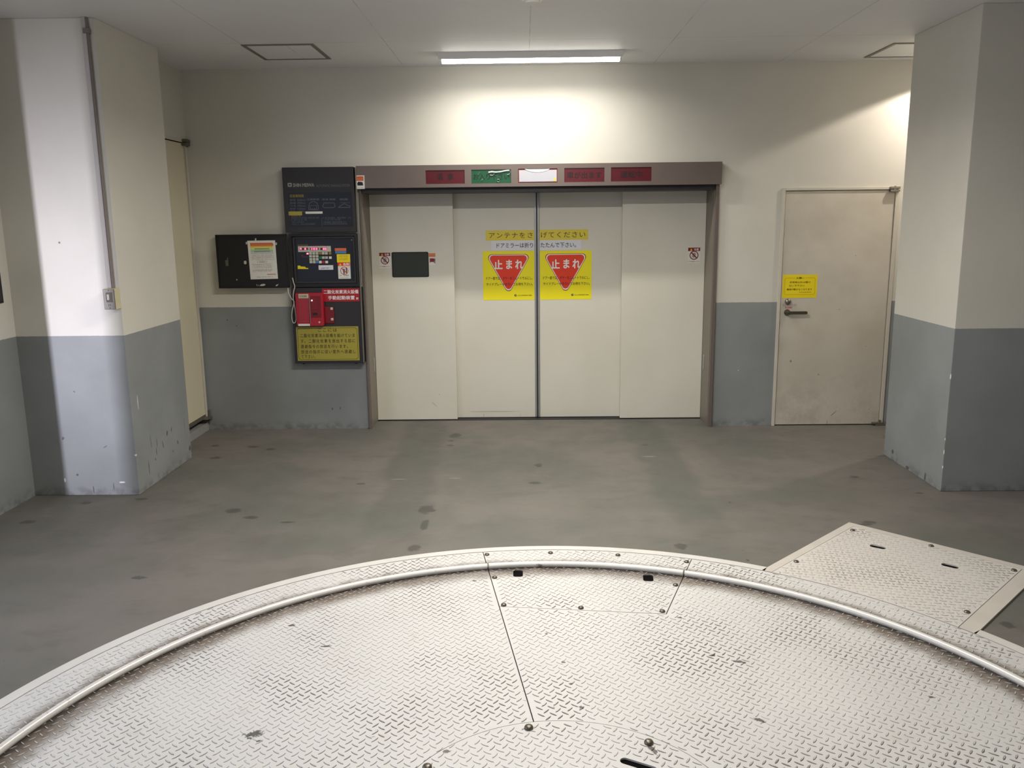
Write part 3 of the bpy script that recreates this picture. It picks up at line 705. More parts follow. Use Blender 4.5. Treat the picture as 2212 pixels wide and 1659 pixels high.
def rounded(pts, r, n=6):
    out = []; N = len(pts)
    for i in range(N):
        p0, p, p1 = Vector(pts[i - 1]), Vector(pts[i]), Vector(pts[(i + 1) % N])
        a = (p0 - p).normalized(); b2 = (p1 - p).normalized(); ang = a.angle(b2); dd = r / math.tan(ang / 2)
        s0 = p + a * dd; s1 = p + b2 * dd; cen = p + (a + b2).normalized() * (r / math.sin(ang / 2))
        t0 = math.atan2(s0.y - cen.y, s0.x - cen.x); t1 = math.atan2(s1.y - cen.y, s1.x - cen.x)
        dt = (t1 - t0 + PI) % (2 * PI) - PI
        out += [(cen.x + r * math.cos(t0 + dt * q / n), cen.y + r * math.sin(t0 + dt * q / n)) for q in range(n + 1)]
    return out
def stop_sign(x0, x1, label):
    z0, z1 = 1.099, 1.538; W_ = x1 - x0; H_ = z1 - z0
    o = card('stop_sign', (x0, x1, z0, z1), YS, M_YEL, label, 'sign', .0015, 'yellow stop signs on the sliding door')
    def q(u, t): return (x0 + W_ * u, z1 - H_ * t)
    y = YS - .002
    for (g, m, dy) in ((0.0, M_REDD, 0), (0.004, M_INKW, .0003), (0.0105, M_RED, .0006)):
        tri = [q(.055, .062), q(.495, .895), q(.94, .062)]
        cx = sum(p[0] for p in tri) / 3; cz = sum(p[1] for p in tri) / 3
        base = rounded(tri[::1], 0.032)
        # inset by moving towards the incentre
        rin = 0.118; ic = q(.498, .33); f = 1 - g / rin
        mb = MB(); flat(mb, [(ic[0] + (px - ic[0]) * f, ic[1] + (pz - ic[1]) * f) for px, pz in base], y - dy, m)
        mb.build({0.0: 'outline', 0.004: 'border', 0.0105: 'red_triangle'}[g], o)
    mb = MB()
    for ch, u0, u1 in (('止', .215, .385), ('ま', .452, .572), ('れ', .628, .785)):
        text(mb, ch, q(u0, 0)[0], q(u1, 0)[0], q(0, .365)[1], q(0, .175)[1], y - .0009, M_INKW, .035)
    mb.build('stop_lettering', o)
    mb = MB()
    text(mb, 'ドアー前では、ギヤーをニュートラルにし、', q(.062, 0)[0], q(.965, 0)[0], q(0, .585)[1], q(0, .518)[1], y - .0009, M_INK, .012)
    text(mb, 'サイドブレーキを引いてお待ち下さい。', q(.062, 0)[0], q(.965, 0)[0], q(0, .705)[1], q(0, .642)[1], y - .0009, M_INK, .012)
    text(mb, '(社)立体駐車場工業会', q(.67, 0)[0], q(.95, 0)[0], q(0, .925)[1], q(0, .895)[1], y - .0003, M_INK, .006)
    mb.build('instruction_lettering', o)
    mb = MB(); c_ = q(.630, .905); flat(mb, ring2d(c_[0], c_[1], .0105), y - .0003, M_INK)
    flat(mb, [(c_[0] + .002, c_[1] + .009), (c_[0] - .004, c_[1] + .001), (c_[0] + .003, c_[1] - .001), (c_[0] - .003, c_[1] - .009), (c_[0] + .007, c_[1] + .001), (c_[0] + .001, c_[1] + .003)], y - .0006, M_INKW)
    mb.build('emblem', o)
stop_sign(-0.368, 0.096, 'left yellow stop sign with red triangle, left of the door gap')
stop_sign(0.147, 0.612, 'right yellow stop sign with red triangle, right of the door gap')

# no-touch stickers
def notouch(rect, label):
    a, b_, c, d = rect; wd = b_ - a; y = YO - .0018
    o = card('caution_sticker', rect, YO, M_PAPER, label, 'sticker', .0012, 'hand caution stickers on the sliding door')
    mb = MB(); flat(mb, [(a, d - .030), (b_, d - .030), (b_, d), (a, d)], y, M_BROWNRED)
    flat(mb, [(a + wd * .16, d - .026), (a + wd * .36, d - .026), (a + wd * .26, d - .006)], y - .0003, M_YELD)
    text(mb, '注意', a + wd * .48, a + wd * .88, d - .025, d - .006, y - .0003, M_INKW, .02)
    mb.build('caution_band', o)
    mb = MB(); cx, cz, r = (a + b_) / 2, d - .067, wd * .37
    hd_ = [(cx - .014, cz - .020), (cx + .008, cz - .020), (cx + .014, cz - .004), (cx + .017, cz + .010), (cx + .012, cz + .020), (cx + .002, cz + .024), (cx - .008, cz + .019), (cx - .011, cz + .004), (cx - .018, cz + .003)]
    flat(mb, hd_, y, M_INKGR); mb.build('hand_symbol', o)
    mb = MB(); flat(mb, ring2d(cx, cz, r), y - .0004, M_BROWNRED, (ring2d(cx, cz, r * .80)[::-1],))
    s_ = r * .62; t_ = .0035; flat(mb, [(cx - s_ - t_, cz + s_ - t_), (cx + s_ - t_, cz - s_ - t_), (cx + s_ + t_, cz - s_ + t_), (cx - s_ + t_, cz + s_ + t_)], y - .0004, M_BROWNRED)
    mb.build('prohibition_ring', o)
    mb = MB(); text(mb, 'ドアに手を触れないで下さい', a + .003, b_ - .003, c + .010, c + .019, y, M_BROWNRED, .02); mb.build('lettering', o)
notouch(R(819, 546, 844, 579, YO), 'hand caution sticker left of the dark window pane')
notouch(R(1486.5, 535, 1511.5, 568, YO), 'hand caution sticker at the right end of the sliding door')
rc = R(926, 547, 941, 572.5, YO); a, b_, c, d = rc; y = YO - .0018
o = card('sticker', rc, YO, M_PAPER, 'small orange and white sticker at the right edge of the dark window pane', 'sticker', .0012)
mb = MB(); flat(mb, [(a, d - .032), (b_, d - .032), (b_, d), (a, d)], y, M_ORANGE)
flat(mb, [(a + .008, c + .020), (a + .018, c + .028), (b_ - .022, c + .028), (b_ - .014, c + .02), (b_ - .010, c + .05), (b_ - .014, c + .06), (a + .008, c + .06)], y, M_BROWNRED)
flat(mb, [(b_ - .009, c + .015), (b_ - .003, c + .015), (b_ - .002, c + .05), (b_ - .006, c + .066), (b_ - .010, c + .05)], y - .0003, M_INK)
dashes(mb, a + .006, b_ - .006, d - .013, d - .007, y - .0003, M_YELD); subs(o, mb)

# notice on the steel door
YD = D - 0.002
rc = R(1691.3, 593.5, 1763.5, 643, YD); a, b_, c, d = rc; wd, hh = b_ - a, d - c; y = YD - .0014
o = card('notice', rc, YD, M_YELN, 'yellow notice above the lock of the steel side door', 'notice', .001)
mb = MB()
fr = rrect(a + .018, b_ - .018, c + .028, d - .028, .012); fi = rrect(a + .020, b_ - .020, c + .030, d - .030, .010)
flat(mb, fr, y, M_INKGOLD, (fi[::-1],)); flat(mb, [(a + wd * .36, d - .034), (a + wd * .66, d - .034), (a + wd * .66, d - .02), (a + wd * .36, d - .02)], y - .0002, M_YELN)
mb.build('border_line', o)
mb = MB()
text(mb, 'お願い', a + wd * .39, a + wd * .62, c + hh * .815, c + hh * .895, y - .0004, M_INK, .02)
text(mb, '非常時以外は開け', a + wd * .20, a + wd * .80, c + hh * .63, c + hh * .715, y, M_INK, .012)
text(mb, 'ないで下さい', a + wd * .19, a + wd * .64, c + hh * .485, c + hh * .57, y, M_INK, .012)
text(mb, '機械が動かなくなります', a + wd * .125, a + wd * .86, c + hh * .325, c + hh * .41, y, M_INK, .012)
dashes(mb, a + wd * .47, a + wd * .84, c + hh * .225, c + hh * .258, y, M_INK, .8, .95)
mb.build('lettering', o)

# ================================================================== CONTROL CABINET LEFT OF THE DOOR
YP = D - 0.09
cab = thing('control_cabinet', (-1.70, D, 0.6), 'tall dark brown parking control cabinet on the wall left of the sliding door', 'control panel')
ux0, ux1 = -2.009, -1.412
up_ = MB().box(ux0, ux1, YP, D, 1.728, 2.262, M_FASCIA).build('upper_fascia', cab, bevel=0.003)
# logo row
mb = MB()
la, lb_, lc, ld = R(621, 395, 630.5, 403.5, YP); yy = YP - .0006
fr = rrect(la, lb_, lc, ld, .006); flat(mb, fr, yy, M_INKGR, (rrect(la + .011, lb_ - .011, lc + .010, ld - .010, .002)[::-1],))
text(mb, 'SHIN MEIWA', *R(632.5, 396, 679, 403.5, YP), yy, M_INKGR, .035)
text(mb, 'AUTOMATIC PARKING SYSTEM', *R(683, 398.5, 755.5, 403.5, YP), yy, M_INKDG, .0)
mb.build('maker_lettering', up_)
# navy instruction plate
na = R(623, 416, 764, 489, YP)
na = (-1.966, -1.436, 1.778, 2.056)
pl = MB().box(na[0], na[1], YP - .003, YP, na[2], na[3], M_NAVY).build('instruction_plate', up_)
mb = MB(); y = YP - .0036
text(mb, '収容車制限', *R(626, 420, 656.5, 426.5, YP), y, M_INKGOLD, .015)
for i, (t1, t2) in enumerate((('最大長', '5050mm'), ('最大幅', '1850mm'), ('ミラー幅', '1900mm'), ('最大高', '1550mm'), ('重量', '1600kg'))):
    v0 = 430 + i * 6.3
    text(mb, t1, *R(626.5, v0, 638.5, v0 + 4.2, YP), y, M_INKDG, .01); text(mb, t2, *R(642, v0, 660, v0 + 4.0, YP), y, M_INKDG, 0)
for u0, u1, tx in ((663, 690, '正面断面'), (695.5, 725, '後退 側面'), (733, 752, '側面')):
    text(mb, tx, *R(u0, 428.5, u1, 432.5, YP), y, M_INKDG, .01)
for (u0, v0, u1, n, m_) in ((629, 470.5, 690, 1, M_INKDG), (629, 475, 663, 1, M_INKDG), (631, 479.5, 657, 1, M_INKDG), (629, 484, 680, 1, M_INKDG),
                            (698, 470.5, 758, 1, M_INKDG), (700, 474.5, 736, 1, M_INKDG), (699, 479.5, 748, 1, M_INKDG), (699, 483.5, 750, 1, M_INKDG), (629, 466.5, 650, 1, M_INKGOLD)):
    dashes(mb, *R(u0, v0 - 1, u1, v0 + .8, YP), y, m_, .8, .9)
mb.build('plate_lettering', pl)
mb = MB()
def stroke(pts, w_, m, y, closed=False):
    n = len(pts)
    for i in range(n if closed else n - 1):
        p, q_ = Vector(pts[i]), Vector(pts[(i + 1) % n]); dd = (q_ - p).normalized(); nn = Vector((-dd.y, dd.x)) * w_ / 2
        flat(mb, [tuple(p - nn), tuple(q_ - nn), tuple(q_ + nn), tuple(p + nn)], y, m)
A = [P(u, v, YP) for u, v in ((667, 453), (667, 444), (670, 437.5), (677, 435), (684, 437.5), (687.5, 444), (687.5, 453))]
stroke(A, .004, M_INKDG, y, True); stroke([P(u, v, YP) for u, v in ((670, 451), (670, 444), (684, 444), (684, 451))], .003, M_INKDG, y, True)
stroke([P(u, v, YP) for u, v in ((697, 446), (700, 438.5), (722, 438.5), (724, 446), (720, 448.5), (701, 448.5))], .004, M_INKDG, y, True)
stroke([P(u, v, YP) for u, v in ((731, 448), (738, 443), (744, 439.5), (750, 443), (756, 445), (756, 448))], .004, M_INKDG, y, True)
stroke([P(u, v, YP) for u, v in ((735, 438), (755, 437), (755, 440))], .002, M_INKDG, y)
stroke([P(u, v, YP) for u, v in ((695.5, 470), (695.5, 488))], .002, M_INKDG, y)
mb.build('vehicle_diagrams', pl)
MB().box(*R(623.5, 457, 653, 465, YP)[:2], YP - .0045, YP - .003, *R(623.5, 457, 653, 465, YP)[2:], M_YELO).build('yellow_label', pl)
rr_ = R(660, 457, 697, 461.5, YP); MB().box(rr_[0], rr_[1], YP - .0045, YP - .003, rr_[2], rr_[3], M_PAPER).build('white_label', pl)

# control box (recessed, framed)
cz0, cz1 = 1.268, 1.715; cx0, cx1 = -1.983, -1.402
b = MB()
b.prism([(cx0, cz0), (cx1, cz0), (cx1, cz1), (cx0, cz1)], YP, D, 'y', M_BLACK, ([(cx0 + .022, cz0 + .028), (cx0 + .022, cz1 - .02), (cx1 - .022, cz1 - .02), (cx1 - .022, cz0 + .028)],))
cbx = b.build('control_box', cab)
b = MB(); i0, i1, j0, j1 = cx0 + .026, cx1 - .026, cz0 + .030, cz1 - .026
b.prism([(i0, j0), (i1, j0), (i1, j1), (i0, j1)], YP + .004, YP + .03, 'y', M_FASCIA, ([(i0 + .018, j0 + .018), (i0 + .018, j1 - .014), (i1 - .016, j1 - .014), (i1 - .016, j0 + .018)],))
b.build('inner_frame', cbx, bevel=0.002)
YN = YP + .018
MB().box(i0 + .01, i1 - .01, YN, YN + .004, j0 + .01, j1 - .01, M_NAVY).build('key_plate', cbx)
for (u, v) in ((633.7, 519), (760, 518)):
    x, z = P(u, v, YN); MB().lathe((x, YN, z), [(.008, 0), (.008, -.003), (.005, -.005)], 'y', M_STEEL, 14).build('screw', cbx)
# display strip
ra = R(643.5, 532, 715, 543.5, YN)
ds = MB().box(ra[0], ra[1], YN - .003, YN, ra[2], ra[3], M_BTN).build('display_strip', cbx)
mb = MB()
for u0, u1 in ((647, 665.5), (669.5, 688.5), (692, 706.5)):
    q = R(u0, 535, u1, 540, YN); mb.box(q[0], q[1], YN - .0045, YN - .003, q[2], q[3], M_DISP)
mb.build('display_window', ds)
mb = MB()
def seg7(u, v, w_, h_, pat):
    x, z = P(u, v, YN); t_ = .0035; ww = w_; H2 = h_ / 2
    segs = {'a': (x, x + ww, z + h_ - t_, z + h_), 'g': (x, x + ww, z + H2 - t_ / 2, z + H2 + t_ / 2), 'd': (x, x + ww, z, z + t_),
            'f': (x, x + t_, z + H2, z + h_), 'b': (x + ww - t_, x + ww, z + H2, z + h_), 'e': (x, x + t_, z, z + H2), 'c': (x + ww - t_, x + ww, z, z + H2)}
    for s_ in pat: q = segs[s_]; mb.box(q[0], q[1], YN - .0055, YN - .0045, q[2], q[3], M_LED)
for u, pat in ((648.3, 'abcefg'), (658, 'acdefg'), (671.5, 'abcd'), (677, 'abcdefg'), (682.5, 'abcdefg'), (697.5, 'abcdeg'), (702, 'abcdefg')):
    seg7(u, 539.5, .014, .015, pat)
mb.build('red_digits', ds)
rows = [(547, [(670.7, 'g'), (677.7, 'g'), (684.7, 'g'), (691.5, 'y'), (698, 'g'), (704.8, 'g'), (712.8, 'y')]),
        (553.5, [(671, 'g'), (678, 'g'), (685, 'g')]), (556.5, [(692, 'e'), (698.5, 'g'), (705.3, 'g'), (713.5, 'w')]),
        (560, [(671.3, 'g'), (678.3, 'g'), (685.3, 'g')]), (566, [(671.7, 'g'), (678.7, 'g'), (685.2, 'b'), (692, 'w'), (698.7, 'r'), (705.7, 'w')])]
mm = dict(g=M_BTN, y=M_INKGOLD, e=M_GREENB, b=M_BLUE, r=M_REDB, w=M_PAPER)
for v, row in rows:
    for u, c_ in row:
        x, z = P(u, v, YN)
        o = MB().box(x - .0115, x + .0115, YN - .004, YN, z - .0105, z + .0105, mm[c_]).build('key_button', cbx, bevel=0.0015)
mb = MB()
for (u0, v0, u1, v1, m_) in ((643, 528.5, 667, 531.5, M_INKGOLD), (670, 529.5, 700, 530.8, M_BROWNRED)): dashes(mb, *R(u0, v0, u1, v1, YN), YN - .0006, m_, .8, .95)
for (u0, v0, u1, v1, m_) in ((662, 546, 666.5, 549.5, M_LED), (651.5, 551, 653.5, 553, M_REDP), (653, 554.5, 666, 555, M_REDP)):
    q = R(u0, v0, u1, v1, YN); flat(mb, [(q[0], q[2]), (q[1], q[2]), (q[1], q[3]), (q[0], q[3])], YN - .0006, m_)
mb.build('panel_print', cbx)
mb = MB(); pp = [P(u, v, YN) for u, v in ((643.3, 581), (666, 581), (666, 579), (660, 578.5), (659.5, 576), (649.5, 575.6), (648, 573.5), (642.8, 573.6))]
mb.prism(pp, YN - .0015, YN, 'y', M_YELN); mb.build('yellow_label', cbx)
q = R(688, 573, 720, 582.5, YN); wl = MB().box(q[0], q[1], YN - .0015, YN, q[2], q[3], M_SIGNW).build('white_label', cbx)
mb = MB(); dashes(mb, q[0] + .02, q[1] - .03, q[3] - .03, q[3] - .022, YN - .002, M_INKDG, .8, .8); dashes(mb, q[0] + .02, q[1] - .02, q[2] + .014, q[2] + .020, YN - .002, M_INKDG, .8, .8); mb.build('label_print', wl)
q = R(723, 536, 748, 542, YN); MB().box(q[0], q[1], YN - .0015, YN, q[2], q[3], M_ORANGE).build('orange_label', cbx)
q = R(724, 542.7, 748, 547.5, YN); MB().box(q[0], q[1], YN - .0015, YN, q[2], q[3], M_BLUE).build('blue_label', cbx)
# yellow card and danger sticker hanging on the key plate
rc = R(727.3, 549, 757, 566.5, YN)
o = card('sticker', rc, YN - .003, M_YELN, 'yellow printed sticker right of the keypad in the control cabinet', 'sticker', .001)
mb = MB(); a, b_, c, d = rc
for t_ in (.82, .66, .42, .28): dashes(mb, a + .02, b_ - .02, c + (d - c) * t_, c + (d - c) * t_ + .006, YN - .0045, M_INKGOLD, .8, .9)
subs(o, mb)
rc = R(729.5, 567, 758, 602, YN); a, b_, c, d = rc
o = card('danger_sticker', rc, YN - .001, M_PAPER, 'white danger sticker with red ring below the yellow sticker in the control cabinet', 'sticker', .001)
mb = MB(); y = YN - .0025; wd = b_ - a
flat(mb, [(a, d - .030), (b_ - .005, d - .030), (b_ - .005, d), (a, d)], y, M_RED)
flat(mb, [(a + .010, d - .026), (a + .034, d - .026), (a + .022, d - .006)], y - .0003, M_YELD)
text(mb, '危険', a + wd * .42, b_ - .010, d - .026, d - .004, y - .0003, M_INKW, .03); mb.build('danger_band', o)
mb = MB(); cx, cz, r = (a + b_) / 2, d - .070, .034
flat(mb, [(cx - .008, cz - .028), (cx + .002, cz - .028), (cx + .006, cz), (cx + .004, cz + .016), (cx - .016, cz + .018), (cx - .012, cz)], y, M_INKDG)
flat(mb, [(cx + .014, cz - .02), (cx + .022, cz - .02), (cx + .022, cz + .024), (cx + .014, cz + .026)], y, M_INK); mb.build('figure_symbol', o)
mb = MB(); flat(mb, ring2d(cx, cz, r), y - .0004, M_INKRED, (ring2d(cx, cz, r * .86)[::-1],)); s_ = r * .66; t_ = .002
flat(mb, [(cx - s_ - t_, cz + s_ - t_), (cx + s_ - t_, cz - s_ - t_), (cx + s_ + t_, cz - s_ + t_), (cx - s_ + t_, cz + s_ + t_)], y - .0004, M_INKRED); mb.build('prohibition_ring', o)
mb = MB(); dashes(mb, a + .01, a + .03, c + .026, c + .032, y, M_INK, .8, 1); dashes(mb, a + .045, b_ - .01, c + .024, c + .034, y, M_INK, .7, 1); dashes(mb, a + .015, b_ - .02, c + .008, c + .012, y, M_INKDG, .8, .9); mb.build('small_print', o)

# open cover
vx0, vx1, vz0, vz1 = -2.606, -2.008, 1.264, 1.716
YC = YP + .004
cv = MB().prism([(vx0, vz0), (vx1, vz0), (vx1, vz1), (vx0, vz1)], YC, YC + .030, 'y', M_BLACK)
cv.box(vx0, vx0 + .004, YC - .012, YC, vz0, vz1, M_BLACK).box(vx0, vx1, YC - .012, YC, vz1 - .004, vz1, M_BLACK).box(vx0, vx1, YC - .012, YC, vz0, vz0 + .004, M_BLACK)
cv = cv.build('open_cover', cab)
x, z = P(490, 568, YC); MB().box(x - .008, x + .014, YC - .014, YC, z - .025, z + .025, M_THR).tube([(x + .012, YC - .010, z + .02), (x + .012, YC - .010, z + .045)], .003, M_STEEL, 8).build('lock_catch', cv)
x, z = P(530, 567, YC); MB().prism(rrect(x - .010, x + .009, z - .014, z + .014, .006), YC - .008, YC, 'y', M_BTN).build('rubber_stop', cv)
mb = MB()
for pts in (((565, 613.5), (571, 613), (574, 615), (570, 617.5), (562, 618), (561.5, 616)), ((596.5, 615), (602, 613.5), (599, 617.5), (595.5, 618.5)), ((554, 614), (555, 614), (556.3, 618), (555.3, 618)), ((558.3, 615), (559.2, 615), (560, 618), (559.2, 618)), ((510.5, 603), (512.8, 603), (512.2, 606), (510.8, 605.5))):
    flat(mb, [P(u, v, YC) for u, v in pts], YC - .0008, M_BTN)
mb.build('glue_remnant', cv)
MB().tube([(vx1 + .004, YP + .002, vz0 + .02), (vx1 + .004, YP + .002, vz1 - .02)], .006, M_BLACK, 10).build('hinge_rod', cv)
# paper notice on the cover
pc = [P(u, v, YC - .001) for u, v in ((534, 520), (541.5, 603.5), (600.5, 602), (594, 519))]
o = MB().prism([pc[1], pc[2], pc[3], pc[0]], YC - .0018, YC - .0006, 'y', M_PAPER).build('paper_notice', None, loc=((pc[1][0] + pc[2][0]) / 2, YC, (pc[0][1] + pc[1][1]) / 2))
tag(o, 'white paper notice with orange to green heading, taped to the open black cover', 'notice')
def pq(u, t):
    a0 = Vector(pc[0]).lerp(Vector(pc[3]), u); b0 = Vector(pc[1]).lerp(Vector(pc[2]), u); r_ = a0.lerp(b0, t); return (r_.x, r_.y)
yq = YC - .0022
mb = MB(); k_ = 8
N_ = 8
for i in range(N_):
    t0, t1 = .06 + .28 * i / N_, .06 + .28 * (i + 1) / N_
    flat(mb, [pq(.09, t1), pq(.9, t1), pq(.9, t0), pq(.09, t0)], yq, M_PGRAD)
for u_ in np.arange(.12, .88, .075): flat(mb, [pq(u_, .14), pq(u_ + .055, .14), pq(u_ + .055, .075), pq(u_, .075)], yq - .0002, M_ORANGE)
mb.build('heading_band', o)
mb = MB()
def pline(u0, u1, t, h_, m, fill=.9):
    u = u0
    while u < u1:
        if random.random() < fill: flat(mb, [pq(u, t + h_), pq(u + .028, t + h_), pq(u + .028, t + h_ * .55), pq(u, t + h_ * .55)], yq - .0004, m); flat(mb, [pq(u + .003, t + h_ * .35), pq(u + .024, t + h_ * .35), pq(u + .024, t), pq(u + .003, t)], yq - .0004, m)
        u += .036
pline(.24, .76, .195, .032, M_INKDG, 1); pline(.22, .78, .258, .032, M_INKDG, 1)
for t in (.32, .36, .385, .41, .435, .46, .49, .60, .62, .645, .67, .695, .745, .765, .79): pline(.10, .9 if t < .5 else .8, t, .012, M_PGREY, .8)
pline(.26, .70, .525, .045, M_PGREY, .7); pline(.62, .93, .865, .026, M_INKRED, 1); pline(.2, .8, .935, .014, M_INKDG, .8)
mb.build('small_print', o)
mb = MB()
for u, t in ((.30, -.03), (-.04, .06), (1.03, .09)):
    p_ = pq(u, t); flat(mb, [(p_[0] - .006, p_[1] - .010), (p_[0] + .006, p_[1] - .010), (p_[0] + .008, p_[1] + .010), (p_[0] - .004, p_[1] + .010)], YC - .0012, M_BTN)
mb.build('tape_piece', o)

# lower fascia
lf_ = MB().box(-1.994, -1.392, YP + .004, D, 0.606, 1.262, M_FASCIA).build('lower_fascia', cab, bevel=0.004)
MB().box(-1.398, -1.390, YP - .002, YP + .012, 0.610, 2.255, M_ALUD).build('edge_trim', cab)
for x in (-1.93, -1.47): MB().lathe((x, YP + .05, .606), [(.010, 0), (.010, -.012)], 'z', M_BLACK, 10).build('foot_screw', lf_)
YL = YP + .004
# red plate
rc = (-1.727, -1.408, 1.142, 1.253)
o = card('fire_sign', rc, YL, M_REDS, 'red plate with white characters above the red fire box on the control cabinet', 'sign', .003)
a, b_, c, d = rc; mb = MB(); y = YL - .0036
text(mb, '二酸化炭素消火設備', a + .014, b_ - .006, c + .066, c + .100, y, M_INKW, .02); text(mb, '手動起動装置', a + .050, b_ - .040, c + .015, c + .050, y, M_INKW, .02); mb.build('lettering', o)
MB().box(b_ - .028, b_ - .010, YL - .0042, YL - .003, c + .016, c + .034, M_BTN).build('approval_mark', o)
# olive sign
rc = (-1.968, -1.430, 0.630, 0.927)
o = card('fire_instruction_sign', rc, YL, M_YELO, 'large olive yellow instruction sign at the bottom of the control cabinet', 'sign', .003)
a, b_, c, d = rc; wd, hh = b_ - a, d - c; mb = MB()
def oct_(g, r): return [(a + g + r, c + g), (b_ - g - r, c + g), (b_ - g, c + g + r), (b_ - g, d - g - r), (b_ - g - r, d - g), (a + g + r, d - g), (a + g, d - g - r), (a + g, c + g + r)]
flat(mb, oct_(.010, .014), y, M_INK, (oct_(.0125, .0135)[::-1],)); mb.build('border_line', o)
mb = MB()
lines = [('ここには', .335, .665, .845), ('二酸化炭素消火設備を設けていま', .055, .95, .685), ('す。二酸化炭素を放出する前に', .055, .95, .525), ('退避指令の放送を行います。', .055, .86, .365), ('放送の指示に従い室外へ退避し', .055, .95, .21), ('て下さい。', .055, .32, .065)]
for tx, u0, u1, t in lines: text(mb, tx, a + wd * u0, a + wd * u1, c + hh * t, c + hh * (t + .115), y, M_INK, .006, .88 if u0 > .1 or True else None)
mb.build('lettering', o)
# red manual start box with open flap
rx0, rx1, rz0, rz1 = -1.946, -1.714, 0.939, 1.219; YB = YL - .045
fb = thing('manual_start_box', ((rx0 + rx1) / 2, YL, rz0), 'red fire extinguishing start box with white labels on the control cabinet', 'fire alarm box')
MB().prism(rrect(rx0, rx1, rz0, rz1, .014), YB, YL, 'y', M_REDB).build('box_body', fb, bevel=0.004)
lp = MB().box(rx0 + .022, rx0 + .112, YB - .004, YB, rz0 + .030, rz1 - .045, M_REDP).build('instruction_label', fb)
mb = MB()
for z in np.arange(rz0 + .05, rz1 - .06, .0125): dashes(mb, rx0 + .026, rx0 + .108, z, z + .005, YB - .0046, M_REDS, .8, .9)
mb.build('label_print', lp)
MB().box(rx0 + .028, rx0 + .112, YB - .005, YB, rz1 - .042, rz1 - .006, M_BOX).build('cream_label', fb)
mb = MB(); dashes(mb, rx0 + .038, rx0 + .102, rz1 - .032, rz1 - .018, YB - .0056, M_INKG, 1.0, 1.0); dashes(mb, rx0 + .045, rx0 + .095, rz1 - .013, rz1 - .009, YB - .0056, M_INKGR, 1.0, .9); mb.build('label_lettering', fb)
MB().box(rx0 + .118, rx0 + .123, YB - .010, YB, rz0 + .018, rz1 - .02, M_STEEL).build('lid_edge', fb)
MB().box(rx0 + .128, rx1 - .018, YB - .001, YB + .002, rz0 + .07, rz1 - .025, M_REDB2).build('switch_recess', fb)
sw = MB().box(rx0 + .138, rx0 + .188, YB - .004, YB - .001, rz0 + .090, rz0 + .122, M_BROWNRED).box(rx0 + .143, rx0 + .182, YB - .0055, YB - .004, rz0 + .094, rz0 + .114, M_BLACK).build('button_window', fb)
mb = MB()
for z in np.arange(rz0 + .15, rz0 + .235, .013): dashes(mb, rx0 + .138, rx0 + .185, z, z + .005, YB - .0018, M_REDP, .8, .7)
mb.build('recess_print', fb)
MB().lathe((rx0 + .139, YB - .001, rz1 - .062), [(.006, 0), (.005, -.005)], 'y', M_LEDW, 12).build('pilot_lamp', fb)
MB().lathe((rx1 - .038, YB, rz0 + .032), [(.008, 0), (.008, -.002)], 'y', M_BTN, 14).build('key_hole', fb)
q = (rx0 + .012, rx0 + .112, rz0 + .001, rz0 + .019); MB().box(q[0], q[1], YB - .005, YB, q[2], q[3], M_PAPER).build('white_label', fb)
MB().box(rx1 + .0005, rx1 + .082, YL - .012, YL - .001, .955, 1.098, M_REDB2).build('open_flap', fb, bevel=.003)
for z in (1.083, .992): MB().box(rx1 + .056, rx1 + .076, YL - .018, YL - .012, z - .010, z + .010, M_BTN).build('flap_magnet', fb)

# cord loop
cz_ = YL - .012
pts = [(631.5, 600), (634, 610), (636.5, 619), (634.5, 628), (633, 640), (635, 655), (638.5, 675), (639.5, 690), (637, 697), (633, 696), (630.5, 684), (632, 668), (635.5, 652), (630, 645), (624, 634), (622, 622)]
pts3 = []
for i, (u, v) in enumerate(pts):
    Yc_ = YP - .018 if v > 626 and v < 9999 else YP - .012
    x, z = P(u, v, Yc_); pts3.append((x, Yc_ - (.006 if i > 8 else 0), z))
def smooth_path(p, n=5):
    p = [Vector(x) for x in p]; out = []
    for i in range(len(p) - 1):
        a0 = p[max(i - 1, 0)]; a1 = p[i]; a2 = p[i + 1]; a3 = p[min(i + 2, len(p) - 1)]
        for q in range(n):
            t = q / n
            out.append(0.5 * ((2 * a1) + (-a0 + a2) * t + (2 * a0 - 5 * a1 + 4 * a2 - a3) * t * t + (-a0 + 3 * a1 - 3 * a2 + a3) * t ** 3))
    out.append(p[-1]); return out
sp_ = smooth_path(pts3)
o = MB().tube(sp_, .0042, M_CORD, 8).build('cord', None, smooth=True, loc=tuple(sp_[0]))
tag(o, 'off-white cord hanging in a loop beside the red start box', 'cord')

# ================================================================== LEFT PILLAR: conduit, switch; dark box on the left wall
YF = 5.52
o = thing('conduit', (-2.67, YF, 1.41), 'painted cable conduit running down the left pillar to the switch box', 'conduit')
MB().box(-2.700, -2.672, YF - .018, YF, 1.405, HC, M_COND).build('conduit_duct', o, bevel=0.003)
MB().tube([(-2.664, YF - .012, 1.405), (-2.664, YF - .012, 2.98), (-2.668, YF - .012, HC)], .0085, M_COND2, 12).build('conduit_pipe', o, smooth=True)
MB().box(-2.69, -2.65, YF - .026, YF, 2.965, 2.995, M_COND2).build('conduit_clip', o, bevel=.002)
bx0, bx1, bz0, bz1 = -2.705, -2.628, 1.272, 1.405
o = thing('switch_box', ((bx0 + bx1) / 2, YF, bz0), 'ivory surface switch box with a steel plate on the left pillar', 'switch')
MB().box(bx0, bx1, YF - .070, YF, bz0, bz1, M_BOX).build('housing', o, bevel=.003)
pl = MB().box(bx0 + .001, bx1 - .003, YF - .075, YF - .070, bz0 + .001, bz1 - .002, M_STEEL).build('face_plate', o, bevel=.002)
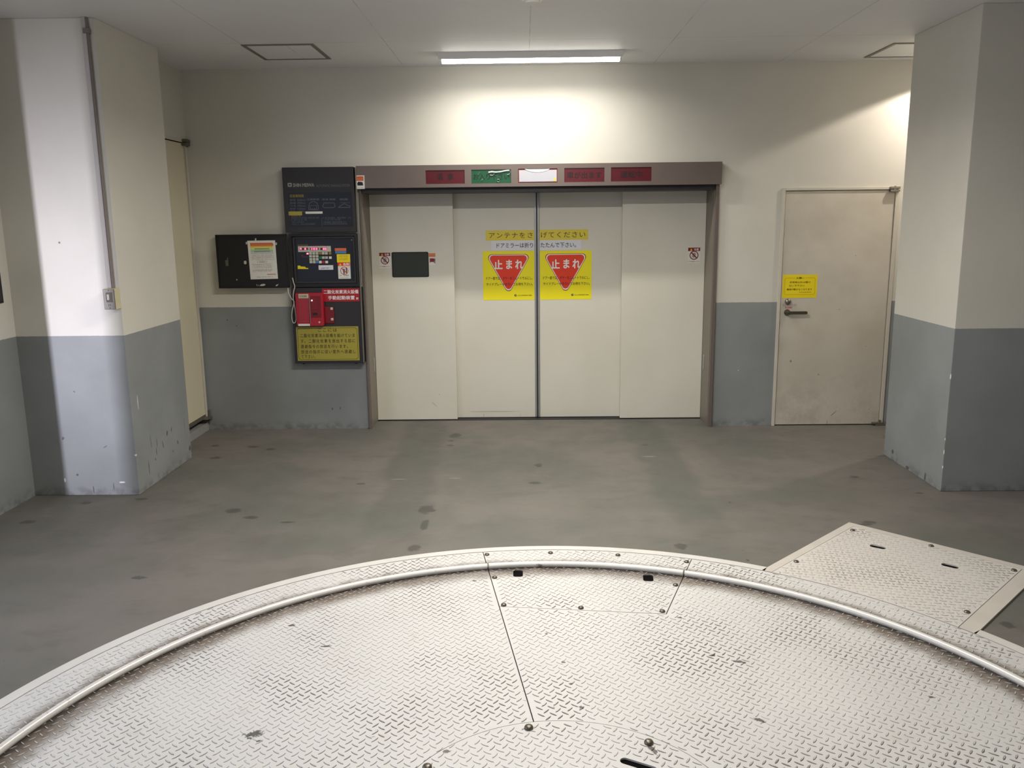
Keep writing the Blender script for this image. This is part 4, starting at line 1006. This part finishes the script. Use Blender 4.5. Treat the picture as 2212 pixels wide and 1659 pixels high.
MB().box(bx0 + .02, bx1 - .018, YF - .078, YF - .075, bz0 + .048, bz1 - .022, M_COND2).build('switch_surround', pl)
MB().box(bx0 + .030, bx0 + .042, YF - .088, YF - .078, bz0 + .062, bz1 - .034, M_LAMPW).build('toggle', pl, bevel=.002)
MB().box(bx0 + .030, bx0 + .033, YF - .0765, YF - .075, bz0 + .022, bz0 + .036, M_THR).box(bx0 + .040, bx0 + .043, YF - .0765, YF - .075, bz0 + .022, bz0 + .036, M_THR).build('marking', pl)
for z in (bz0 + .010, bz1 - .011): MB().lathe(((bx0 + bx1) / 2, YF - .075, z), [(.004, 0), (.003, -.002)], 'y', M_THR, 10).build('screw', pl)
ye = xside(5.5, 660, XL)[1]
o = thing('meter_box', (XL, ye - .2, 1.30), 'dark box on the left wall at the left edge of the view', 'box')
MB().box(XL, XL + .012, ye - .34, ye, 1.325, 1.52, M_BLACK).build('box_body', o, bevel=.003)
MB().box(XL + .012, XL + .015, ye - .32, ye - .02, 1.345, 1.50, M_FASCIA).build('box_lid', o, bevel=.001)

# ================================================================== TURNTABLE
ZT = 0.009      # top of the deck
def arc(r, a0, a1, n, c=TC): return [(c[0] + r * math.cos(a0 + (a1 - a0) * i / n), c[1] + r * math.sin(a0 + (a1 - a0) * i / n)) for i in range(n + 1)]
def inside(poly, X, Y_):
    n = len(poly); r = np.zeros(X.shape, bool); j = n - 1
    for i in range(n):
        xi, yi = poly[i]; xj, yj = poly[j]
        c = ((yi > Y_) != (yj > Y_)) & (X < (xj - xi) * (Y_ - yi) / (yj - yi + 1e-12) + xi)
        r ^= c; j = i
    return r
def plate(name, parent, poly, holes, ang, zt, th, m, ms, ctr, size=1.0, L=0.036, W=0.0078, hgt=0.0019, pitch=0.0450):
    """tread plate: slab with a lattice of lens shaped ribs"""
    mb = MB(); mb.prism(poly, zt - th, zt, 'z', m, [h[::-1] for h in holes])
    base = origin(parent)
    V = [np.array(mb.v) - np.array(base)[None, :]]
    xs = [p[0] for p in poly]; ys = [p[1] for p in poly]
    rad = max(max(abs(x - ctr[0]) for x in xs), max(abs(y - ctr[1]) for y in ys)) * 1.45
    n = int(rad / pitch) + 2
    I, J = np.meshgrid(np.arange(-n, n + 1), np.arange(-n, n + 1)); I = I.ravel(); J = J.ravel()
    ca, sa = math.cos(ang), math.sin(ang)
    F_all = [list(f) for f in mb.f]; mi = [0] * len(mb.f)
    nv = len(mb.v)
    for kk, (du, dv, rot) in enumerate(((0, 0, ang + PI / 4), (.5, .5, ang - PI / 4))):
        u = (I + du) * pitch; v = (J + dv) * pitch
        X = ctr[0] + u * ca - v * sa; Y_ = ctr[1] + u * sa + v * ca
        cr, sr = math.cos(rot), math.sin(rot)
        ok = np.ones(len(X), bool)
        for t in (-L / 2, 0, L / 2):
            ok &= inside(poly, X + cr * t, Y_ + sr * t)
            for h in holes: ok &= ~inside(h, X + cr * t, Y_ + sr * t)
        X = X[ok]; Y_ = Y_[ok]; N = len(X)
        foot = [(-.5 * L, 0), (-.22 * L, -.5 * W), (.22 * L, -.5 * W), (.5 * L, 0), (.22 * L, .5 * W), (-.22 * L, .5 * W)]
        loc = [(a, b_, zt) for a, b_ in foot] + [(a * .80, b_ * .50, zt + hgt) for a, b_ in foot]
        loc = np.array(loc)
        vx = X[:, None] + loc[None, :, 0] * cr - loc[None, :, 1] * sr
        vy = Y_[:, None] + loc[None, :, 0] * sr + loc[None, :, 1] * cr
        vz = np.broadcast_to(loc[None, :, 2], vx.shape)
        V.append(np.stack([vx - base.x, vy - base.y, vz - base.z], -1).reshape(-1, 3))
        off = nv + np.arange(N) * 12
        fq = [(i, (i + 1) % 6, (i + 1) % 6 + 6, i + 6) for i in range(6)]
        for o_ in off.tolist():
            for f in fq: F_all.append([o_ + q for q in f])
            F_all.append([o_ + 6 + q for q in range(6)])
        mi += [1, 1, 1, 1, 1, 1, 2] * N
        nv += N * 12
    V = np.concatenate(V)
    me = bpy.data.meshes.new(name)
    me.from_pydata(V.tolist(), [], F_all)
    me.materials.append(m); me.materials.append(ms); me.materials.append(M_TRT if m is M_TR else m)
    me.polygons.foreach_set('material_index', mi); me.update()
    return put(name, me, parent)
def bolt(parent, x, y, z, r, h=.006):
    return MB().lathe((x, y, z), [(r, 0), (r, h * .45), (r * .82, h * .8), (r * .45, h)], 'z', M_BOLT, 14).build('bolt', parent, smooth=True)

# fixed rim
rim = thing('turntable_surround', (TC[0], TC[1], 0), 'flat white steel rim set in the floor around the turntable', 'turntable rim')
E1 = Vector((-.712, -.702)); E2 = Vector((.702, -.712)); PA = Vector((1.94, 4.885))
def pit(a, b): v = PA + E1 * a + E2 * b; return (v.x, v.y)
def hit(b, r):  # distance along E1 from the far edge at offset b to the circle of radius r
    o_ = Vector(pit(0, b)) - Vector(TC); B = o_.dot(E1); C = o_.dot(o_) - r * r
    return -B - math.sqrt(B * B - C)
def angof(p): return math.atan2(p[1] - TC[1], p[0] - TC[0])
R_OUT, R_IN = 2.272, 2.218
aR = angof(pit(hit(1.02, R_OUT), 1.02)); aL = angof(pit(hit(0, R_OUT), 0))
poly = arc(R_OUT, aL, aR + 2 * PI, 160) + arc(R_IN, aR + 2 * PI, aL, 160)
MB().prism(poly, -0.01, 0.0095, 'z', M_WHITE).build('rim_ring', rim)
MB().prism(arc(R_IN, 0, 2 * PI, 150)[:-1], -0.012, 0.001, 'z', M_DARKGAP).build('pit_floor', rim)

tt = thing('turntable', (TC[0], TC[1], 0.001), 'large round white turntable of tread plate set in the grey floor', 'turntable')
R_D = 2.2125
aSL = angof((-0.242, 4.472)); aSR = angof((0.891, 4.333))
def rad(a, r): return (TC[0] + r * math.cos(a), TC[1] + r * math.sin(a))
g = 0.0022  # half seam
def off(a, r, d):  # point on a radial seam shifted sideways by d
    return (TC[0] + r * math.cos(a) - d * math.sin(a), TC[1] + r * math.sin(a) + d * math.cos(a))
RH = 0.570
rcL = math.hypot(-0.129 - TC[0], 3.772 - TC[1]); rcR = math.hypot(0.653 - TC[0], 3.685 - TC[1])
ANG = math.radians(8)
def aoff(a, r, d): return a + d / r
# left plate: from the seam to the opposite side
pl1 = [off(aSL, RH + .002, g)] + [off(aSL, R_D, g)] + arc(R_D, aoff(aSL, R_D, g), aSL + PI, 70)[1:] + arc(RH + .002, aSL + PI, aoff(aSL, RH, g), 40)[:-1]
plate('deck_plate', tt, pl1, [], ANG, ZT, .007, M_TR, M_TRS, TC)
# right plate with the notch of the access plate
pl2 = arc(RH + .002, aSL - PI + .002, aoff(aSL, RH, -g), 40)
pl2 = arc(RH + .002, aSL - PI + .001, aSL - g / RH, 40) + [off(aSL, rcL - .004, -g), off(aSR, rcR - .004, -g)] + arc(R_D, aSR - g / R_D, aSL - PI + .0005, 60)
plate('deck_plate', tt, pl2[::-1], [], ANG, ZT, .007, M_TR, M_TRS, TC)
# access plate
h1c = (-0.042, 4.155); h2c = (0.623, 4.090)
def hole(c, w_, l_, rot, r=.014):
    return [(c[0] + x * math.cos(rot) - y * math.sin(rot), c[1] + x * math.sin(rot) + y * math.cos(rot)) for x, y in rrect(-w_ / 2, w_ / 2, -l_ / 2, l_ / 2, r)]
acc = [off(aSL, rcL, -g), off(aSR, rcR, g)] + arc(R_D, aSR + g / R_D, aSL - g / R_D, 26)
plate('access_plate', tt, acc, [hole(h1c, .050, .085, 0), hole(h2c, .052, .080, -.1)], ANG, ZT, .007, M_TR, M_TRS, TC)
# hub cover
slot = hole((0.372, 2.571), .130, .034, math.radians(-28), .0165)
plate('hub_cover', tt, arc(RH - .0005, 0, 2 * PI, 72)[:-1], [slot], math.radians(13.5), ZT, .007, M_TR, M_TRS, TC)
def inner_hit(b, r): return hit(b, r)
# rail: welded pipe ring in two lengths with small joints
def railseg(a0, a1, n):
    return MB().tube([rad(a0 + (a1 - a0) * i / n, 1.985) + (ZT + .012,) for i in range(n + 1)],   .0168, M_RAIL, 12).build('rail', tt, smooth=True)
railseg(aSR + .0022, aSL - .0022, 22); railseg(aSL + .0022, aSR + 2 * PI - .0022, 150)
for (x, y) in ((-.214, 4.405), (.135, 4.425), (.501, 4.388), (.856, 4.290), (-.162, 4.100), (.746, 3.998), (-.108, 3.782), (.257, 3.748), (.634, 3.708)): bolt(tt, x, y, ZT, .0135, .010)
for i in range(8):
    a = math.atan2(2.788 - TC[1], 0.005 - TC[0]) - i * 2 * PI / 8
    rr = .54
    x, y = rad(a, rr)
    if i == 0: x, y = 0.005, 2.782
    if i == 1: x, y = 0.424, 2.692
    bolt(tt, x, y, ZT, .0165, .013)
x, y = G(930, 1655)

# pit cover beside the turntable
pc_ = thing('pit_cover', (PA.x, PA.y - .7, 0), 'square cream tread plate cover with white frame, right beside the turntable', 'pit cover')
w1, w2, wt = .048, .945, .049
aIL = hit(w1, R_IN + .0015); aIR = hit(w2, R_IN + .0015)
pL = pit(aIL, w1 + .002); pRr = pit(aIR, w2 - .004)
inner = [pit(wt + .002, w2 - .004), pit(wt + .002, w1 + .002)] + arc(R_IN + .0015, angof(pL), angof(pRr), 24)
cxp, cyp = pit(.5, .5)
slots = []
for (p, q) in (((1.919, 4.519), (1.987, 4.470)), ((2.187, 4.255), (2.253, 4.198))):
    m_ = ((p[0] + q[0]) / 2, (p[1] + q[1]) / 2); slots.append(hole(m_,   .085, .044, math.atan2(q[1] - p[1], q[0] - p[0]), .020))
plate('cover_plate', pc_, inner, slots, math.radians(32.5), ZT, .007, M_PIT, M_PITS, (cxp, cyp))
hL0 = hit(0, R_IN + .0015); hR1 = hit(1.02, R_IN + .0015)
fr_ = [pit(0, 0)] + [pit(hL0, 0)] + [pit(aIL, w1)] + [pit(wt, w1), pit(wt, w2)] + [pit(aIR, w2), pit(hR1, 1.02), pit(0, 1.02)]
MB().prism(fr_, -0.01, 0.0095, 'z', M_RIMC).build('cover_frame', pc_)
und = [pit(wt, w2), pit(wt, w1), pit(aIL, w1)] + arc(R_IN + .002, angof(pit(aIL, w1)), angof(pit(aIR, w2)), 12)[1:-1] + [pit(aIR, w2)]
MB().prism(und, -0.012, 0.001, 'z', M_DARKGAP).build('pit_floor', pc_)
for (x, y) in ((1.909, 4.747), (1.437, 4.288), (2.248, 4.499), (2.514, 4.160), (2.035, 3.689)): bolt(pc_, x, y, ZT, .014, .009)
